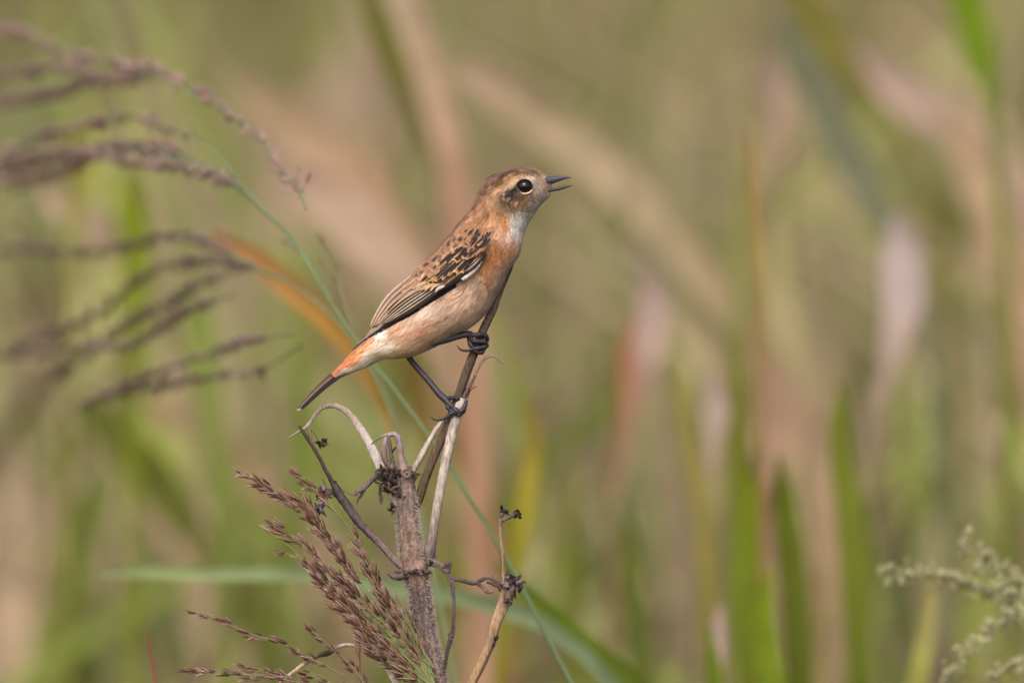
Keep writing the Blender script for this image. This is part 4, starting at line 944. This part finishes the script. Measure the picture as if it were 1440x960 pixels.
GB = 'green blades standing behind the perch'
TB = 'dry straw leaves standing behind the perch'
TAN = (176, 152, 120); PINK = (188, 160, 144); GREEN = (122, 134, 30); OLIVE = (132, 130, 56); LGREEN = (146, 152, 90); RUST = (190, 124, 84)
BL = [
 # name, points, depth, colours, label, category, group, extras
 ('reed_leaf', [(505,-90,30),(530,-20,55),(556,60,60),(580,130,46),(596,180,16)], 1.25, [OLIVE,(128,128,40),(126,122,44)], 'yellow-green broad leaf hanging beside the pale upright straw stalk', 'leaf', None, {}),
 ('straw_stalk', [(520,-120,34),(566,0,46),(604,100,48),(630,200,46),(646,290,44),(655,380,40)], 1.2, [(180,164,132),(184,160,130),(184,154,126),(186,146,118),(184,140,112)], 'thick pale straw stalk rising behind the bird and reddening downward', 'stalk', None, dict(stalk=30)),
 ('straw_stalk', [(640,90,24),(700,130,50),(780,185,56),(860,245,56),(930,315,54),(1000,400,50),(1060,480,46)], 1.35, [(186,156,130),TAN,(184,162,128),(180,158,122),(166,142,108)], 'long tan straw stem slanting down beyond the bird\'s bill', 'stalk', None, dict(stalk=36)),
 ('straw_stalk', [(790,300,20),(850,345,40),(920,400,44),(990,470,40)], 1.5, [(150,140,100),(146,140,100),(150,134,100)], 'short olive-tan stem lying parallel beneath the long slanting straw', 'stalk', None, dict(stalk=26)),
 ('withered_leaf', [(915,372,10),(922,410,46),(926,450,56),(912,500,48),(900,545,26)], 0.85, [(184,158,142),(204,176,160),(200,172,154),(184,146,120)], 'pale pinkish withered leaf with a rusty strip at its side', 'leaf', None, dict(stalk=12, stalkcol=(136,118,84), twist=(0.5,0.1,-0.1,0.1,0.4))),
 ('rusty_strip', [(892,440,6),(886,475,22),(880,520,26),(876,560,12)], 0.9, [RUST,(186,112,78),RUST], 'rust-red strip of dead leaf next to the pale pinkish withered leaf', 'leaf', None, dict(stalk=10)),
 ('withered_leaf', [(1262,300,14),(1270,340,58),(1276,400,66),(1270,450,56),(1254,500,34)], 0.85, [(196,172,162),(216,194,186),(214,190,182),(192,166,146)], 'largest whitish withered leaf, broad and bleached', 'leaf', None, dict(stalk=12, stalkcol=(136,118,84), twist=(0.4,0.0,-0.1,0.1,0.5))),
 ('withered_leaf', [(1000,520,10),(1008,560,34),(1006,600,38),(1000,640,20)], 0.75, [(190,164,146),(200,176,160),(186,160,140)], 'small whitish withered leaf between two upright green blades', 'leaf', None, dict(stalk=10, stalkcol=(126,122,70))),
 ('withered_leaf', [(1085,70,12),(1088,110,42),(1092,160,44),(1086,210,24)], 1.3, [(180,152,130),(196,166,142),(176,148,118)], 'pale beige withered leaf beside a grey-green drooping blade', 'leaf', None, dict(stalk=10, stalkcol=(130,116,84))),
 ('withered_leaf', [(1014,850,8),(1010,880,28),(1004,920,30),(1000,970,22)], 0.5, [(186,158,146),(192,164,150),(176,150,130)], 'small pinkish withered leaf low among green blades', 'leaf', None, dict(stalk=12)),
 ('reed_leaf', [(1100,20,20),(1140,110,50),(1185,205,54),(1225,280,44),(1250,330,20)], 1.4, [(132,134,104),(130,132,100),(134,136,104)], 'grey-green drooping blade ending above the largest whitish leaf', 'leaf', None, dict(stalk=18)),
 ('reed_leaf', [(1110,-60,30),(1140,20,52),(1180,80,50),(1215,125,20)], 1.5, [(132,122,44),(136,126,48),(128,118,48)], 'mustard-green blade lying across the beige straw', 'leaf', None, dict(stalk=18)),
 ('reed_leaf', [(1320,-120,30),(1352,-20,46),(1372,50,48),(1386,110,34),(1392,150,10)], 0.9, [(120,146,8),(116,142,8),(112,134,14)], 'vivid green blade, brightest of all, hanging by itself', 'leaf', None, dict(stalk=16, stalkcol=(120,130,40))),
 ('straw_stalk', [(1330,150,20),(1370,230,60),(1400,320,62),(1425,410,58),(1445,500,46)], 1.4, [(176,146,118),(186,158,122),(182,150,118),(170,136,106)], 'broad tan straw leaf beyond the largest whitish leaf', 'leaf', None, dict(stalk=30)),
 ('straw_stalk', [(1180,60,20),(1240,110,50),(1310,155,54),(1370,190,40)], 1.7, [(184,156,140),(188,158,144),(180,150,134)], 'pinkish straw leaf lying nearly level below the vivid green blade', 'leaf', None, dict(stalk=24)),
 ('straw_stalk', [(1052,190,6),(1058,260,12),(1066,330,12),(1068,420,12)], 0.6, [(150,116,56),(150,118,60),(146,116,62)], 'thin ochre upright stalk beside the yellowish blade', 'stalk', None, dict(stalk=10)),
 ('reed_leaf', [(1030,250,12),(1042,320,40),(1046,390,42),(1040,460,30)], 1.2, [(150,146,86),(150,146,84),(146,140,80)], 'soft yellow-green blade beside the thin ochre stalk', 'leaf', None, dict(stalk=22)),
 ('reed_leaf', [(300,330,10),(345,352,26),(400,398,36),(450,442,34),(490,482,26),(515,530,16)], 0.42, [(186,134,84),(190,138,72),(190,140,58),(176,134,62)], 'orange-brown drooping leaf beside the bird\'s tail', 'leaf', None, dict(stalk=10, stalkcol=(140,134,70))),
 ('straw_stalk', [(400,230,30),(455,275,70),(520,330,70),(575,400,60),(610,470,40)], 1.25, [(186,154,130),(200,170,146),(196,166,142),(180,150,120)], 'broad pale straw leaf slanting down behind the bird\'s back', 'leaf', None, dict(stalk=28)),
 ('straw_stalk', [(330,110,30),(400,170,70),(470,220,74),(520,270,50)], 1.7, [(164,142,106),(176,146,114),(184,148,116)], 'brownish straw leaf above the broad pale one', 'leaf', None, dict(stalk=28)),
 ('reed_leaf', [(740,555,6),(752,600,20),(744,660,30),(734,730,34),(722,800,26)], 0.55, [(160,128,60),(170,148,52),(164,152,40),(150,142,40)], 'yellow blade with orange tip standing between the two dead weeds', 'leaf', None, dict(stalk=16)),
 ('reed_leaf', [(630,560,10),(650,610,34),(664,660,40),(680,720,30)], 1.0, [(176,116,62),(182,120,66),(160,118,70)], 'orange dead leaf just behind the pale perch stalk', 'leaf', None, dict(stalk=20)),
 ('reed_leaf', [(560,470,10),(585,530,34),(600,590,36),(606,650,24)], 1.05, [(164,128,58),(168,130,56),(140,124,60)], 'ochre leaf behind the hanging far leg of the bird', 'leaf', None, dict(stalk=20)),
 ('reed_leaf', [(140,806,8),(190,803,17),(300,806,20),(430,806,22),(560,826,24),(680,846,24),(780,885,22),(850,950,18)], 0.36, [(156,168,108),(156,170,112),(150,166,112),(142,160,112),(134,152,110)], 'long pale green blade lying level behind the hairy weed stem', 'leaf', None, dict(stalk=12)),
 ('reed_leaf', [(700,790,8),(745,838,26),(800,890,34),(870,945,36),(940,1010,30)], 0.40, [(104,120,30),(104,122,24),(96,112,24)], 'dark green blade slanting down below the lone tan dead stem', 'leaf', None, dict(stalk=16)),
 ('reed_leaf', [(180,230,14),(186,300,44),(192,380,46),(190,450,30)], 1.0, [(134,146,30),(134,148,18),(132,144,22)], 'saturated green upright blade behind the nodding panicles', 'leaf', None, dict(stalk=18)),
 ('reed_leaf', [(112,180,8),(118,215,34),(112,260,30)], 1.0, [(170,160,50),(172,162,56),(150,146,60)], 'small lemon-yellow leaf behind the nodding panicles', 'leaf', None, dict(stalk=12)),
 ('reed_leaf', [(265,400,10),(276,450,40),(288,520,44),(298,600,40)], 1.0, [(130,144,62),(132,146,60),(134,144,64)], 'fresh green upright blade below the nodding panicles', 'leaf', None, dict(stalk=22)),
 ('reed_leaf', [(285,560,12),(302,620,44),(318,690,50),(322,760,46),(320,840,40)], 1.1, [(142,152,76),(142,152,78),(138,148,72)], 'soft light green blade rising above the long level blade', 'leaf', None, dict(stalk=26)),
 ('reed_leaf', [(410,500,10),(424,580,36),(420,660,38),(412,740,36)], 1.1, [(126,140,56),(124,138,52),(126,138,58)], 'mid green blade behind the bird\'s tail tip', 'leaf', None, dict(stalk=22)),
 ('reed_leaf', [(110,560,20),(170,620,56),(230,690,60),(280,760,40)], 1.3, [(112,118,44),(110,116,38),(114,118,44)], 'dark olive leaf slanting across the lower meadow', 'leaf', None, dict(stalk=26)),
 ('straw_stalk', [(60,270,20),(110,300,60),(150,330,50)], 1.3, [(190,160,134),(196,168,142),(170,146,116)], 'pale straw scrap behind the nodding panicles', 'leaf', None, dict(stalk=20)),
 ('straw_stalk', [(200,560,12),(250,590,40),(330,640,44),(380,700,30)], 1.5, [(168,140,104),(168,138,104),(160,132,98)], 'brown straw leaf behind the soft light green blade', 'leaf', None, dict(stalk=22)),
]
for k, (x0, x1, x2, wd_, y0, dp, c) in enumerate([(955,985,1002,26,505,0.7,(164,150,70)), (1030,1042,1050,32,470,0.75,(132,132,40)), (1046,1056,1050,44,640,0.62,(118,134,18)), (1104,1118,1128,40,640,0.55,(98,108,12)),
      (1172,1188,1202,38,540,0.62,(122,132,30)), (1216,1208,1204,34,700,0.8,(120,130,34)), (860,890,905,40,700,0.9,(112,122,40)), (1080,1082,1070,36,800,0.5,(124,142,20)), (800,806,815,30,650,0.95,(122,128,48)), (1000,1012,1030,34,880,0.45,(118,136,24))]):
    d_ = np.array(c); lab = ['yellowish upright blade standing beside the small whitish leaf', 'olive upright blade touching the small whitish leaf', 'bright green upright blade in the thick green stand', 'darkest green upright blade in the thick green stand', 'tall green upright blade at the edge of the green stand',
       'green blade next to the tall one at the stand\'s edge', 'dull green blade apart from the thick green stand', 'short bright blade at the foot of the green stand', 'faint olive blade behind the yellow orange-tipped one', 'lowest bright blade beside the small pinkish leaf'][k]
    BL.append(('grass_blade', [(x0, y0, 6), (x0 * 0.6 + x1 * 0.4, y0 + 70, wd_ * 0.8), (x1, y0 + 180, wd_), (x2, max(y0 + 320, 960), wd_ * 0.9)], dp, [d_ * 1.1, d_, d_ * 0.96], lab, 'leaf', GB, dict(stalk=wd_ * 0.6)))
BL += [('straw_leaf', [(1140,600,12),(1150,660,40),(1160,740,44),(1158,820,34),(1150,900,24)], 0.9, [(190,160,134),(194,164,126),(186,158,114),(160,142,84)], 'tan dead leaf standing among the thick green blades', 'leaf', None, dict(stalk=16)),
 ('straw_leaf', [(1075,500,14),(1090,560,60),(1096,620,64),(1090,690,40)], 1.3, [(186,152,126),(194,156,130),(176,146,114)], 'blurred brownish-pink dead leaf behind the green stand', 'leaf', None, dict(stalk=22)),
 ('reed_leaf', [(1318,790,6),(1308,850,22),(1296,920,28),(1284,1000,26)], 0.5, [(176,160,104),(170,162,90),(160,160,60)], 'yellowish blade beneath the cream flower sprays', 'leaf', None, dict(stalk=16)),
 ('dead_twig', [(208,890,3),(212,915,4),(217,945,5),(222,985,5)], 0.05, [(150,96,72),(160,100,74),(150,100,76)], 'thin reddish dead twig standing alone in low grass', 'twig', None, dict(stalk=4)),
]
for nm, pts, dp, cols, lab, cat, grp, ex in BL:
    if dp > 1.1: dp *= 0.8
    if nm == 'straw_stalk': cols = [np.minimum(np.array(c, float) * 1.13, 245) for c in cols]
    if nm == 'grass_blade': ex = dict(ex, twist=(0.5 * math.sin(pts[1][0]), 0.2, -0.3 * math.cos(pts[1][0]), 0.1)); pts = [(x + 9 * math.sin(y * 0.02 + x), y, w_) for x, y, w_ in pts]
    blade(nm, pts, dp, cols, lab, cat, grp, **ex)

# ================================================================== MEADOW, nobody could count it
def meadow(name, label, n, xr, yr, hr, wr, pal, seed, tuft_n=9, lean=0.35):
    rng = np.random.default_rng(seed); nt_ = n // tuft_n
    tx = rng.uniform(*xr, nt_); ty = rng.uniform(*yr, nt_) ; th = rng.uniform(*hr, nt_)
    ci = rng.integers(0, len(pal), nt_); patch = np.sin(tx * 2.1 + ty * 0.9) + np.sin(ty * 1.7 - tx * 1.1)
    ci = np.where(patch > 0.5, ci // 2, ci)
    tc_ = lin(np.array(pal, float))[ci] * rng.uniform(0.75, 1.25, (nt_, 1))
    la = rng.uniform(0, 2 * np.pi, nt_)
    i = np.repeat(np.arange(nt_), tuft_n); m = len(i); k = 6
    bx_ = tx[i] + rng.normal(0, 0.03, m); by_ = ty[i] + rng.normal(0, 0.03, m); h = th[i] * rng.uniform(0.6, 1.1, m)
    a = la[i] + rng.normal(0, 0.9, m); ln_ = h * lean * rng.uniform(0.3, 1.6, m); t = np.linspace(0, 1, k)
    px_ = bx_[:, None] + (np.cos(a) * ln_)[:, None] * t ** 1.8; py_ = by_[:, None] + (np.sin(a) * ln_)[:, None] * t ** 1.8
    pz_ = gz(bx_, by_)[:, None] + h[:, None] * (t - 0.22 * (ln_ / h)[:, None] * t ** 3)
    c = np.stack([px_, py_, pz_], -1); wdt = rng.uniform(*wr, m)[:, None] * np.array([0.7, 1, 1, 0.9, 0.6, 0.08])
    fa = rng.uniform(-0.9, 0.9, m); sd_ = np.stack([np.cos(fa), np.sin(fa), 0 * fa], 1)[:, None]
    v = np.stack([c - sd_ * wdt[..., None] / 2, c + sd_ * wdt[..., None] / 2], 2).reshape(-1, 3)
    b = (np.arange(m) * k * 2)[:, None] + (np.arange(k - 1) * 2)[None]
    f = np.stack([b, b + 1, b + 3, b + 2], -1).reshape(-1, 4)
    cc = np.repeat(tc_[i] * rng.uniform(0.85, 1.15, (m, 1)), k * 2, 0)
    o = build(name, v, f, np.clip(cc, 0.002, 1), M_MEADOW); tag(o, label, 'grass', kind='stuff'); return o
PAL = [(168, 144, 112), (176, 150, 122), (150, 126, 94), (144, 132, 86), (126, 128, 58), (116, 124, 50), (138, 138, 84), (98, 108, 44), (170, 140, 120), (130, 138, 92), (110, 94, 68), (84, 92, 40), (140, 146, 100), (120, 130, 70)]
meadow('meadow_grass', 'blurred mass of straw and green grass filling the meadow behind', 26000, (-2.2, 2.2), (2.0, 9.5), (0.55, 1.02), (0.008, 0.018), PAL, 101, 7, 0.6)
LIGHT = [(176, 152, 122), (182, 156, 130), (164, 140, 108), (156, 146, 98), (140, 144, 78), (132, 142, 66), (150, 152, 100), (178, 150, 130), (142, 150, 104), (126, 136, 72), (104, 114, 52), (128, 108, 78), (96, 104, 46)]
meadow('meadow_leaves', 'loose tangle of broad dead and green leaves in front of the far grass', 3000, (-1.6, 1.6), (1.2, 2.6), (0.8, 1.2), (0.014, 0.036), LIGHT, 304, 2, 0.55)
meadow('meadow_stems', 'loose tangle of narrow straw and green blades among the broad leaves', 1500, (-1.6, 1.6), (1.1, 2.2), (0.8, 1.15), (0.005, 0.012), LIGHT, 305, 3, 0.5)
meadow('near_grass', 'fine soft grass just behind the perch, only tips showing', 900, (-1.2, 1.2), (0.3, 0.8), (0.82, 0.96), (0.0015, 0.004), LIGHT, 306, 6, 0.4)
meadow('meadow_undergrowth', 'thinner undergrowth of short grass around the feet of the weeds', 9000, (-2.0, 2.0), (-3.5, 1.8), (0.15, 0.5), (0.004, 0.009), PAL, 102)
meadow('far_meadow', 'far pale grass beyond the meadow', 12000, (-5, 5), (9.5, 24), (0.4, 0.8), (0.012, 0.025), PAL, 103)
